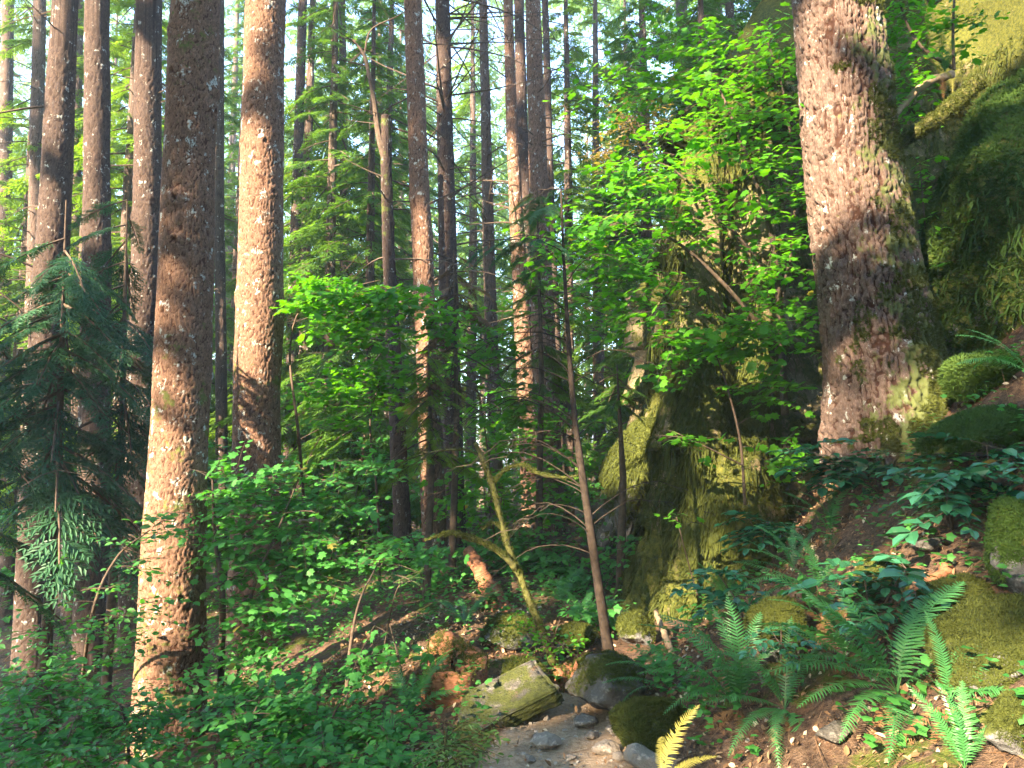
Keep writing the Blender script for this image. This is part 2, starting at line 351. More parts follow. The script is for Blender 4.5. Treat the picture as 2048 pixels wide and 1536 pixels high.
# ------------------------------------------------------------------ trunks
def bark_cells(u, v, nc, seed):
    """furrow map of stretched plates that wraps round the trunk: 0 in a furrow, 1 on a plate"""
    iu, iv = np.floor(u).astype(int), np.floor(v).astype(int)
    f1 = np.full(u.shape, 9.0); f2 = np.full(u.shape, 9.0)
    for a in (-1, 0, 1):
        for b in (-1, 0, 1):
            cu, cv = iu + a, iv + b
            w = np.mod(cu, nc)
            dx = cu + 0.15 + 0.7 * hsh(w, cv, w * 0, seed) - u
            dy = cv + 0.1 + 0.8 * hsh(w, cv, w * 0, seed + 1) - v
            d = np.sqrt(dx * dx + dy * dy)
            f2 = np.minimum(f2, np.maximum(f1, d)); f1 = np.minimum(f1, d)
    return f2 - f1
def trunk(path, name, mat, parent, base, na=96, dz=0.03, zfine=7.0, cw=0.05, chh=0.14, depth=0.012, seed=0, flare=0.0, flare_h=0.8, moss=0.0, mossfn=None, knots=0):
    """path rows: x, y, z, radius, from the ground upward"""
    path = np.asarray(path, float)
    z0, z1 = path[0, 2], path[-1, 2]
    zs = np.concatenate([np.arange(z0, min(zfine, z1), dz), np.linspace(min(zfine, z1), z1, 24)])
    order = np.argsort(path[:, 2])
    cx, cyy, r = (np.interp(zs, path[order, 2], path[order, k]) for k in (0, 1, 3))
    cx = cx + 0.05 * r * vnoise(np.stack([zs * 1.3, zs * 0 + seed, zs * 0], -1), seed); cyy = cyy + 0.0
    r = r * (1 + 0.035 * vnoise(np.stack([zs * 2.2, zs * 0 + seed + 5.5, zs * 0], -1), seed))
    th = np.arange(na) / na * 2 * math.pi
    T, Zm = np.meshgrid(th, zs); R = np.repeat(r[:, None], na, 1)
    rm = float(np.median(r[: max(4, len(r) // 2)])); nc = max(5, int(round(2 * math.pi * rm / cw)))
    q = np.stack([np.cos(T) * rm, np.sin(T) * rm, Zm], -1)
    u = T / (2 * math.pi) * nc + 0.9 * vnoise(q / cw * np.array([0.4, 0.4, 0.16]), seed + 3) + 0.45 * vnoise(q / cw * np.array([1.1, 1.1, .7]), seed + 4) + 0.2 * vnoise(q / cw * 2.6, seed + 5)
    v = Zm / chh + 1.1 * vnoise(q / cw * np.array([.6, .6, .25]), seed + 6) + .25 * vnoise(q / cw * 1.5, seed + 7)
    e = bark_cells(u, v, nc, seed); e2 = bark_cells(u * 2.0 + 0.3, v * 2.6, nc * 2, seed + 9)
    h = sstep(0.03, 0.34, e); hh = h * (0.78 + 0.22 * sstep(0.02, 0.25, e2)) * (0.75 + 0.5 * (0.5 + 0.5 * vnoise(q / cw * 0.8, seed + 8)))
    n = fbm(q * 26, 3, seed + 11)
    hg = np.maximum(Zm - z0 - 0.3, 0)
    fl = flare * np.exp(-hg / flare_h) * (1 + 0.35 * np.cos(T * 5 + seed) + 0.3 * np.cos(T * 3 + 1.3 * seed))
    RR = R * (1 + fl + 0.03 * fbm(q * 1.6, 2, seed + 12)) + depth * (hh - 0.7) + 0.42 * depth * n
    for k in range(knots):
        zk, tk = z0 + 0.6 + hsh(np.array([k]), np.array([seed]), np.array([2]), 1)[0] * 6.0, hsh(np.array([k]), np.array([seed]), np.array([3]), 2)[0] * 6.283
        dd = np.sqrt(((np.mod(T - tk + math.pi, 2 * math.pi) - math.pi) * rm) ** 2 + (Zm - zk) ** 2) / 0.05
        RR = RR + np.exp(-dd ** 2 * 0.8) * 0.028 - 0.05 * np.exp(-(dd * 2.2) ** 2); hh = hh * (1 - np.exp(-(dd * 1.8) ** 2))
    V = np.stack([cx[:, None] + np.cos(T) * RR, cyy[:, None] + np.sin(T) * RR, Zm], -1)
    ms = np.full(T.shape, moss) if mossfn is None else mossfn(T, Zm - z0)
    nz = len(zs); i, j = np.meshgrid(np.arange(nz - 1), np.arange(na), indexing='ij'); j2 = (j + 1) % na
    F = np.stack([i * na + j, i * na + j2, (i + 1) * na + j2, (i + 1) * na + j], -1).reshape(-1, 4)
    o = mesh_obj(name, V.reshape(-1, 3), [F], mat, parent, base, True, {'bark': hh.ravel(), 'moss': ms.ravel(), 'tint': ms.ravel()})
    return o, V.reshape(-1, 3), F, ms.ravel()

# ------------------------------------------------------------------ conifer foliage
def spray_template(seed, n=15, sub=5, width=0.02, droop=0.25, wide=0.42):
    """a flat fan of needle-bearing twigs along +x, length 1"""
    r = rg(seed); V, F = [], []
    def kite(a, d, l, w, nrm_):
        s = np.cross(nrm_, d); s /= np.linalg.norm(s) + 1e-9
        k = len(V)
        V.extend([a, a + d * l * 0.4 + s * w, a + d * l - np.array([0, 0, l * 0.18]), a + d * l * 0.45 - s * w])
        F.append((k, k + 1, k + 2, k + 3))
    for i in range(n):
        t = 0.1 + 0.9 * i / (n - 1)
        for sd in (-1, 1):
            if r.random() < 0.1: continue
            tt = t + r.uniform(-0.02, 0.02)
            o = np.array([tt, 0, -droop * tt * tt])
            l = wide * (1.08 - tt) ** 0.8 * min(1, 0.3 + tt * 2.5) * r.uniform(0.7, 1.15) + 0.03
            an = math.radians(r.uniform(42, 66)) * sd
            d = np.array([math.cos(an), math.sin(an), r.uniform(-0.3, 0.05) - droop * tt]); d /= np.linalg.norm(d)
            nn = np.array([r.uniform(-.3, .3), r.uniform(-.3, .3), 1.0])
            kite(o, d, l, width * 0.8, nn)
            m = max(1, int(sub * l / wide + 1)) if sub else 0
            for q in range(m):
                for s2 in (-1, 1):
                    s = (q + 0.6) / (m + 0.3)
                    a2 = an + s2 * math.radians(r.uniform(38, 60))
                    d2 = np.array([math.cos(a2), math.sin(a2), r.uniform(-0.35, 0.1)]); d2 /= np.linalg.norm(d2)
                    kite(o + d * l * s, d2, (0.35 * l * (1.1 - s) + 0.03) * r.uniform(0.8, 1.2), width * 0.7, nn)
    kite(np.array([0.8, 0, -droop * .64]), np.array([0.9, 0, -0.4]), 0.22, width, np.array([0, 0, 1.0]))
    return np.array(V), np.array(F)
SPRAYS = [spray_template(k, 15, 5, .023, .32) for k in range(3)]
SPRAYS_FINE = [spray_template(10 + k, 20, 8, 0.0125, 0.3, 0.36) for k in range(3)]
LIT = [P(515, y_, 8.4) for y_ in (330, 420, 510, 600, 680)]
SPRAYS_LITE = [spray_template(20 + k, 9, 3, 0.034) for k in range(2)]
def crown_parts(trunk_at, z0, z1, r0, r1, n, seed, temps, droop=-0.1, bare=0.0, gaps=0.0):
    """branches round a stem between two heights: returns foliage Acc and wood Acc. trunk_at(z) -> x, y, radius"""
    r = rg(seed); fol, wood = Acc(), Acc()
    per = [([], [], []) for _ in temps]
    for k in range(n):
        f = (k + r.random()) / n
        z = z0 + (z1 - z0) * f
        if gaps and r.random() < gaps: continue
        az = k * 2.39996 + r.uniform(-0.5, 0.5)
        L = (r0 + (r1 - r0) * f) * r.uniform(0.65, 1.2)
        x, y, rad = trunk_at(z)
        d = np.array([math.cos(az), math.sin(az), droop + r.uniform(-0.15, 0.2)])
        o = np.array([x, y, z]); d = d / np.linalg.norm(d)
        mid = o + d * .5 * L
        if L < 1.7 and any(np.linalg.norm((mid - q_) - ((mid - q_) @ S) * S) < .25 + .4 * L and (mid - q_) @ S > .3 for q_ in LIT): continue   # boughs leave the lit trunk's sun open
        s = np.linspace(0, 1, 5)
        pts = o + d * L * 0.85 * s[:, None] + np.array([0, 0, -0.2]) * L * (s ** 2)[:, None]
        tube(wood, pts, 0.013 * L * (1 - 0.8 * s) + 0.003, 4, r.random())
        if r.random() < bare:
            for q in range(4):
                a2 = az + r.choice([-1, 1]) * r.uniform(0.5, 1.0); b = o + d * L * r.uniform(0.25, 0.8)
                e = b + np.array([math.cos(a2), math.sin(a2), r.uniform(-.35, .05)]) * L * r.uniform(.15, .35)
                tube(wood, np.array([b, (b + e) / 2 + [0, 0, .02], e]), [0.004 * L, 0.003 * L, .0015 * L], 3, r.random())
            continue
        Mx = frame(d, np.array([r.uniform(-.25, .25), r.uniform(-.25, .25), 1.0]))
        t = r.integers(len(temps))
        per[t][0].append(Mx * L); per[t][1].append(o + d * 0.08 * L); per[t][2].append(np.clip(r.normal(0.45, 0.22), 0, 0.92))
    for (tv, tf), (a, b, c) in zip(temps, per):
        if a: fol.stamp(tv, tf, np.array(a), np.array(b), np.array(c))
    return fol, wood
def line_at(path):
    p = np.asarray(path, float)
    return lambda z: (np.interp(z, p[:, 2], p[:, 0]), np.interp(z, p[:, 2], p[:, 1]), np.interp(z, p[:, 2], p[:, 3]))
def dead_branches(acc, at, z0, z1, n, L0, L1, seed, thick=1.0, side=None, pitch=(-0.25, 0.45)):
    r = rg(seed)
    for k in range(n):
        z = r.uniform(z0, z1); az = r.uniform(0, 6.283)
        if side is not None: az = side + r.normal(0, 0.9)
        x, y, rad = at(z); L = r.uniform(L0, L1); e = r.uniform(*pitch)
        d = np.array([math.cos(az), math.sin(az), e]); s = np.linspace(0, 1, 6)
        c = r.uniform(-0.35, 0.1)
        pts = np.array([x, y, z]) + d * (rad * 0.7) + d * L * s[:, None] + np.array([0, 0, c * L]) * (s ** 2)[:, None] + r.normal(0, 0.012 * L, (6, 3)) * s[:, None]
        tube(acc, pts, thick * (0.011 + 0.004 * L) * (1 - 0.85 * s), 4, r.random())
        for q in range(r.integers(1, 5)):
            i = r.integers(2, 6); b = pts[i - 1] * 0.5 + pts[i] * 0.5 if i < 6 else pts[5]
            dd = nrm(d + r.normal(0, 0.55, 3)); l2 = L * r.uniform(0.12, 0.35)
            tube(acc, np.array([b, b + dd * l2 * .5, b + dd * l2 + [0, 0, -.08 * l2]]), [0.005 * thick, .0035 * thick, .0015], 3, r.random())

def photo_path(d, rows, top=28.0, toprad=0.35):
    """stem through (px, py, width px) rows given from the top of the photo downward, at distance d; carried on to the ground and up"""
    pts = []
    for (x, y, w) in rows:
        p = P(x, y, d); pts.append([p[0], p[1], p[2], 0.5 * w * d / FPX * 0.985])
    pts = np.array(sorted(pts, key=lambda q: q[2]))
    lo, hi = pts[0], pts[-1]
    sl = (hi - lo) / (hi[2] - lo[2])
    zg = g(lo[0], d)[2]
    low = lo + sl * (zg - 0.3 - lo[2])
    zg = g(low[0], d)[2] - 0.3
    out = []
    if zg < lo[2] - 0.05:
        low = lo + sl * (zg - lo[2]); low[3] = lo[3] + 0.012 * (lo[2] - zg); out.append(low)
    out += list(pts)
    if top > hi[2] + 0.5:
        t = hi + sl * (top - hi[2]); t[3] = hi[3] * toprad; out.append(t)
    return np.array(out)
def tree(name, d, rows, label, cat='tree', group=None, top=28.0, bark='bark_scaly', crown=None, dead=None, dead_mat='twig', trunk_name='trunk', **kw):
    path = photo_path(d, rows, top)
    base = path[0, :3].copy(); base[2] += 0.3
    t = thing(name, base, label, cat, group)
    o, V, F, ms = trunk(path, trunk_name, M[bark], t, base, **kw)
    at = line_at(path)
    if crown:
        fol, wood = crown_parts(at, *crown)
        f = fol.build('crown', M['conifer'], t, base)
        wood.build('crown_wood', M['twig'], t, base)
    if dead:
        a = Acc()
        for dd in (dead if isinstance(dead[0], (list, tuple)) else [dead]): dead_branches(a, at, *dd)
        a.build('bare_crown', M[dead_mat], t, base)
    return t, path, (V, F, ms)

# ------------------------------------------------------------------ the trees whose trunks the photograph shows
def fir_moss(T, h):                                            # moss on the uphill side and round the foot
    side = np.cos(T - math.radians(-35))
    return np.clip(0.16 + 0.34 * side + 0.5 * np.exp(-h / 1.1) * (0.6 + 0.4 * side), 0, 1) * (1 - 0.45 * sstep(3.0, 5.5, h))
TF, path_tf, (fv, ff, fm) = tree('fir_tree', 6.0, [(1672, 0, 166), (1686, 150, 172), (1702, 300, 182), (1722, 450, 196), (1748, 600, 208), (1770, 730, 222), (1788, 860, 244)],
     'great fir trunk with deeply furrowed, mossy bark on the bank beside the ferns', group=None, bark='bark_fir', na=260, dz=0.012, zfine=5.8,
     cw=0.050, chh=0.75, depth=0.034, seed=3, flare=0.10, flare_h=0.3, mossfn=fir_moss, knots=3)
EXTRA_FIR = (fv, ff, fm)
tree('hemlock_tree', 6.0, [(390, 0, 95), (383, 250, 100), (373, 500, 107), (362, 850, 112), (348, 1150, 118), (335, 1536, 130)],
     'thick scaly trunk with white lichen flecks and green moss patches, lower part in sun', bark='bark_scaly', na=150, dz=0.012, zfine=5.6, cw=0.030, chh=0.075, depth=0.009,
     seed=21, flare=0.12, mossfn=lambda T, h: 0.16 + 0.22 * np.exp(-((h - 1.2) / 0.9) ** 2) + 0.1 * np.cos(h * 2.2), knots=14)
tree('hemlock_tree', 8.4, [(530, 0, 82), (524, 300, 86), (518, 600, 92), (514, 850, 94), (508, 1200, 98)],
     'thick reddish trunk brightly lit by the sun between dark bands of shade', bark='bark_scaly', na=140, dz=0.014, zfine=7.4, cw=0.034, chh=0.10, depth=0.011,
     seed=33, flare=0.1, moss=0.1, mossfn=lambda T, h: 0.1 + 0.25 * np.exp(-((h - 3.2) / 0.25) ** 2), knots=10)
tree('conifer_tree', 10.5, [(299, 0, 50), (296, 300, 53), (290, 600, 58), (280, 950, 64)], 'knotty dark trunk standing close behind the lichen-flecked thick trunk', bark='bark_dark',
     dead=(3.5, 9.5, 10, .3, 1.3, 1), cw=0.04, chh=0.1, seed=41, knots=22, na=72)
tree('conifer_tree', 9.5, [(195, 0, 47), (194, 300, 50), (192, 600, 55), (188, 900, 60), (184, 1200, 64)], 'dark upright trunk with black knot holes rising behind the teal hemlock boughs', bark='bark_dark',
     cw=0.04, chh=0.1, seed=42, knots=20, na=72)
tree('conifer_tree', 10.0, [(132, 0, 48), (118, 250, 56), (104, 500, 62), (86, 800, 64), (66, 1250, 70)], 'dark reddish trunk leaning right, with thin dead branches on its left side', bark='bark_dark',
     dead=(2.5, 8, 16, .6, 1.8, 2, 1.0, math.pi), cw=0.045, chh=0.11, seed=43, knots=12, na=72)
tree('conifer_tree', 15, [(80, 0, 24), (72, 400, 28), (62, 800, 34)], 'slim grey trunk between the left edge and the dark leaning trunk', bark='bark_far',
     dead=(3, 14, 16, .5, 1.6, 3), seed=44, na=40, dz=0.06, zfine=12)
tree('conifer_tree', 19, [(16, 0, 22), (10, 400, 26), (4, 800, 30)], 'slender sun-flecked trunk at the very left edge of the view', bark='bark_far',
     dead=(3, 16, 20, .6, 2.0, 4), seed=45, na=36, dz=0.08, zfine=14)
tree('conifer_tree', 18, [(158, 0, 17), (152, 300, 20), (148, 600, 24)], 'pale thin trunk showing in the gap between two dark left-hand trunks', bark='bark_far', seed=46, na=36, dz=0.08, zfine=14)
tree('conifer_tree', 15, [(440, 0, 17), (438, 400, 20), (442, 700, 22), (444, 1000, 24)], 'thin dark trunk in the gap between the two thick scaly trunks', bark='bark_dark', dead=(3, 12, 8, .4, 1.2, 5), seed=47, na=40, dz=0.06, zfine=12)
tree('conifer_tree', 17, [(606, 0, 18), (596, 300, 20), (588, 600, 23), (580, 900, 26)], 'slim shaded trunk just right of the brightly lit reddish trunk', bark='bark_dark', dead=(3, 14, 14, .4, 1.6, 6), seed=48, na=40, dz=0.06, zfine=14)
tree('conifer_tree', 18, [(686, 150, 15), (690, 500, 21), (695, 900, 25)], 'slim bluish trunk in dense branches left of the broken snag', bark='bark_dark', dead=(3, 14, 14, .5, 1.6, 7), seed=49, na=40, dz=0.07, zfine=14)
# the broken snag with its side leader
d = 11.0
snag, sp_, _ = tree('snag', d, [(772, 232, 20), (772, 300, 22), (777, 500, 25), (790, 750, 31), (802, 1000, 35)],
     'broken-topped dead trunk with a thin curved leader beside its stub', 'dead tree', top=0, bark='bark_dark', dead=(2.0, 6.0, 16, .5, 1.5, 8), seed=50, na=48, dz=0.03, knots=8,
     mossfn=lambda T, h: 0.15 + 0.2 * sstep(4.6, 5.6, h))
a = Acc()
pts = spline([np.append(P(x, y, d - 0.02), w) for x, y, w in [(772, 325, .06), (757, 268, .048), (748, 200, .038), (738, 150, .032), (728, 110, .024), (706, 80, .012)]], 22)
tube(a, pts[:, :3], pts[:, 3], 8); dead_branches(a, line_at(pts[::-1][:, [0, 1, 2, 3]] if pts[0, 2] > pts[-1, 2] else pts), pts[0, 2], pts[-1, 2], 9, .3, .9, 9)
tube(a, spline([P(728, 112, d), P(742, 60, d), P(790, 35, d), P(815, 20, d)], 12), np.linspace(.016, .006, 12), 5)
a.build('leader', M['twig'], snag, np.array(snag.location))
tree('conifer_tree', 11.0, [(826, 0, 36), (832, 200, 38), (840, 400, 41), (849, 600, 44), (860, 850, 47), (870, 1100, 50)],
     'tall trunk with a black burnt-looking ring high up, right of the broken snag', bark='bark_scaly', dead=(4, 9, 14, .5, 1.6, 10), cw=0.04, chh=0.1, seed=51, knots=14, na=72, zfine=8.6)
tree('conifer_tree', 12.0, [(885, 0, 30), (888, 200, 33), (893, 400, 36), (899, 700, 41), (906, 950, 44)],
     'straight dark grey trunk bristling with thin bare branches on its right side', bark='bark_dark', dead=[(3.5, 9.5, 30, .5, 1.9, 11), (4, 9.5, 26, .8, 2.2, 111, 1.0, 0.0)], cw=0.04, chh=0.1, seed=52, knots=24, na=64, zfine=9.2)
tree('conifer_tree', 16.0, [(966, 0, 17), (972, 250, 21), (976, 450, 24), (984, 700, 27), (990, 900, 30)],
     'slender grey trunk standing alone against the bright centre gap', bark='bark_far', dead=[(3.5, 13, 44, .6, 2.2, 12), (3.5, 13, 16, .6, 2.4, 112, 1.0, 3.1)], seed=53, na=40, dz=0.06, zfine=13, knots=10)
tree('conifer_tree', 14.6, [(1016, 0, 20), (1024, 250, 24), (1034, 450, 29), (1048, 700, 36), (1060, 950, 40)],
     'left one of three trunks standing close together near the cliff', bark='bark_scaly', dead=(4, 12, 18, .5, 1.8, 13), seed=54, na=56, dz=0.04, zfine=11, knots=8)
tree('conifer_tree', 15.4, [(1038, 0, 20), (1044, 250, 24), (1052, 450, 28), (1066, 700, 32), (1078, 950, 36)],
     'dark trunk squeezed between two lighter trunks near the cliff', bark='bark_dark', dead=(4, 12, 12, .5, 1.6, 14), seed=55, na=48, dz=0.05, zfine=11, knots=10)
tree('conifer_tree', 13.6, [(1066, 0, 32), (1072, 200, 36), (1078, 400, 41), (1086, 650, 47), (1098, 900, 52), (1105, 1060, 54)],
     'sunlit orange-brown trunk, thickest of the close trio near the cliff', bark='bark_scaly', dead=[(4, 11, 22, .4, 1.5, 15), (4.5, 9, 10, .5, 1.2, 115, 1.0, -0.3)], cw=0.045, chh=0.11, seed=56, na=72, zfine=10, knots=10,
     dead_mat='twig', mossfn=lambda T, h: 0.08 + 0.3 * np.exp(-((h - 2.2) / 0.5) ** 2))
tree('conifer_tree', 17.0, [(1092, 60, 14), (1100, 400, 18), (1112, 700, 21), (1120, 950, 24)], 'thin dark trunk just behind the sunlit orange-brown trunk', bark='bark_dark', dead=(4, 13, 18, .5, 1.6, 16), seed=57, na=36, dz=0.07, zfine=12)
tree('conifer_tree', 19.0, [(1362, 0, 24), (1366, 80, 25), (1372, 300, 28)], 'grey trunk showing above the bright maple leaves at the top of the cliff', bark='bark_dark', seed=58, na=40, dz=0.08, zfine=16)

# ------------------------------------------------------------------ conifers of the forest behind
PROTO = {}
def proto_conifer(kind, seed):
    """one tree about 24 m high at the origin: trunk, crown, bare lower branches"""
    r = rg(seed); acc = Acc()
    if kind == 'pole':   path = [(0, 0, -0.6, .24), (r.uniform(-.2, .2), 0, 12, .18), (r.uniform(-.5, .5), 0, 26, .05)]
    else:                path = [(0, 0, -0.6, .20), (r.uniform(-.15, .15), 0, 9, .13), (0, 0, 20, .02)]
    path = np.array(path); at = line_at(path)
    t = thing('conifer_tree', (0, 0, -500), 'x', 'tree')
    trunk(path, 'trunk', M['bark_far'], t, np.zeros(3), na=22, dz=0.14, zfine=14, cw=0.07, chh=0.2, depth=0.014, seed=seed)
    if kind == 'pole':   fol, wood = crown_parts(at, 8.5, 26, 2.7, 0.8, 80, seed, SPRAYS, -0.2, 0.15); dead_branches(wood, at, 2, 10, 26, .5, 2.0, seed)
    elif kind == 'full': fol, wood = crown_parts(at, 1.2, 20, 2.6, 0.4, 190, seed, SPRAYS, -0.22, 0.08, .12)
    else:                fol, wood = crown_parts(at, 3.0, 20, 2.4, 0.3, 150, seed, SPRAYS, -0.2, 0.2, 0.15); dead_branches(wood, at, 1, 5, 12, .5, 1.6, seed)
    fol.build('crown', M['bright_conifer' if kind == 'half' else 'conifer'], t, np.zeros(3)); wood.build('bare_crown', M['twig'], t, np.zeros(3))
    return t
protos = {'pole': [proto_conifer('pole', s) for s in (61, 62)], 'full': [proto_conifer('full', s) for s in (63, 64)], 'half': [proto_conifer('half', s) for s in (65, 66)]}
used = set()
def conifer(kind, x, y, rz, sc_, label, group):
    p = protos[kind][int(abs(x * 7 + y * 3)) % len(protos[kind])]
    z = float(H(np.array([x]), np.array([y]))[0])
    if id(p) not in used:
        used.add(id(p)); p.location = (x, y, z); p.rotation_euler = (0, 0, rz); p.scale = (sc_[0], sc_[0], sc_[1]); p['label'] = label; p['group'] = group
        return p
    return dup(p, (x, y, z), rz, sc_, label, group)
# trees the photograph lets one tell apart by their foliage
for (px_, d_, kind, s_, lab) in [
    (655, 15.5, 'full', .78, 'dark green conifer filling the space between the lit reddish trunk and the snag'),
    (245, 13.5, 'half', .80, 'yellow-green conifer lit by sun between the dark left-hand trunks'),
    (775, 20, 'full', .95, 'conifer with drooping boughs behind the broken snag'),
    (1200, 21, 'half', .95, 'pale feathery conifer in the bright gap left of the cliff maple'),
    (1290, 17, 'full', .85, 'conifer rising behind the cliff top and the bright maple'),
    (1480, 15, 'full', .8, 'conifer above the cliff, hidden in part by bright maple leaves'),
    (30, 16, 'half', .9, 'hazy sunlit conifer at the left edge behind the slim trunks'),
    (360, 18, 'full', .9, 'shaded conifer glimpsed on either side of the lichen-flecked trunk'),
    (1135, 18, 'half', .8, 'feathery conifer boughs right of the thin dark trunk, high against the sky'),
    (1420, 13.5, 'full', .62, 'dense conifer just beyond the rock, above the maple top'),
    (735, 14, 'full', .62, 'shaded young conifer directly left of the snag base'),
    (610, 18, 'half', .95, 'sun-touched conifer right of the brightly lit trunk, high up'),
    (160, 16, 'half', .9, 'yellow-green conifer between the two dark trunks nearest the left edge'),
    (470, 24, 'full', 1.0, 'conifer boughs seen in the gap between the two thick scaly trunks'),
    (940, 27, 'half', 1.1, 'sunlit conifer behind the bristling dark grey trunk')]:
    x = (px_ - 1024) / FPX * d_
    conifer(kind, x, d_, px_ * 0.37, (s_, s_), lab, None)
r = rg(7)
far = []
tries = 0
while len(far) < 68 and tries < 6000:
    tries += 1
    y = 19 + 52 * r.random() ** 0.9; x = r.uniform(-0.76, 0.62) * y
    if any((x - a) ** 2 + (y - b) ** 2 < (2.2 + 0.03 * y) ** 2 for a, b in far): continue
    pxx = 1024 + FPX * x / y
    if 900 < pxx < 1240 and r.random() < 0.86: continue            # the brighter gap in the middle
    far.append((x, y))
for (x, y) in far:
    k = r.choice(['pole', 'pole', 'pole', 'full', 'half', 'half'])
    q = r.uniform(0.8, 1.25)
    conifer(k, x, y, r.uniform(0, 6.28), (q, q * r.uniform(.9, 1.15)), 'distant forest conifer in the bright background behind the nearer trunks', 'distant conifers')

# ------------------------------------------------------------------ moss tufts on a surface
def tri_sample(V, Fs, n, r, weight=None):
    T = []
    for f in Fs:
        f = np.asarray(f)
        T.append(f[:, :3])
        if f.shape[1] == 4: T.append(f[:, [0, 2, 3]])
    T = np.concatenate(T)
    a, b, c = V[T[:, 0]], V[T[:, 1]], V[T[:, 2]]
    N = np.cross(b - a, c - a); A = np.linalg.norm(N, axis=1); N = N / np.maximum(A, 1e-12)[:, None]
    w = A.copy()
    if weight is not None: w = w * weight((a + b + c) / 3, N, T)
    if w.sum() <= 0: return np.zeros((0, 3)), np.zeros((0, 3))
    k = r.choice(len(T), n, p=w / w.sum())
    u, v = r.random(n), r.random(n); m = u + v > 1; u[m], v[m] = 1 - u[m], 1 - v[m]
    return a[k] + (b[k] - a[k]) * u[:, None] + (c[k] - a[k]) * v[:, None], N[k]
def tuft_template(seed, n=5):
    r = rg(seed); V, F = [], []
    for k in range(n):
        az = k * 2.4 + r.uniform(-.4, .4); d = np.array([math.cos(az) * .55, math.sin(az) * .55, 0.75]); d /= np.linalg.norm(d)
        s = np.array([-math.sin(az), math.cos(az), 0]) * 0.11; o = d * 0.0; l = r.uniform(.7, 1.15); i = len(V)
        V += [o - s, o + s, d * l * .55 + s * .8, d * l * .55 - s * .8, d * l + np.array([math.cos(az) * .25, math.sin(az) * .25, -.12])]
        F.append((i, i + 1, i + 2, i + 3)); F.append((i + 3, i + 2, i + 4, i + 4))
    F4 = [f for f in F if f[2] != f[3]]; F3 = [f[:3] for f in F if f[2] == f[3]]
    return np.array(V), [np.array(F4), np.array(F3)]
TUFT = tuft_template(1)
def moss_tufts(acc, V, Fs, n, size, seed, weight=None, hang=0.25):
    r = rg(seed)
    p, N = tri_sample(np.asarray(V), Fs, n, r, weight)
    if not len(p): return
    up = N + np.array([0, 0, -hang]) * (1 - np.abs(N[:, 2:3])) + r.normal(0, 0.25, N.shape)
    fw = np.cross(up, r.normal(0, 1, N.shape))
    z = nrm(up); x = nrm(fw); y = np.cross(z, x)
    Mx = np.stack([x, y, z], -1) * (size * r.uniform(.6, 1.3, len(p)))[:, None, None]
    t = np.clip(0.5 + 0.5 * fbm(p * 6, 3, seed) + r.normal(0, .15, len(p)), 0, 1)
    acc.stamp(TUFT[0], TUFT[1], Mx, p - N * 0.004, t)
ts_a = Acc()
moss_tufts(ts_a, EXTRA_FIR[0], [EXTRA_FIR[1]], 15000, 0.028, 5, lambda c, N, T: (1 + 1.0 * (c[:, 2] < 2.1)) * np.where((c[:, 2] < 5.2) & (fbm(c * 3.5, 4, 2) + EXTRA_FIR[2][T[:, 0]] * 1.1 > 0.66), 1.0, 0.0))
ts_a.build('moss', M['moss'], TF, np.array(TF.location))

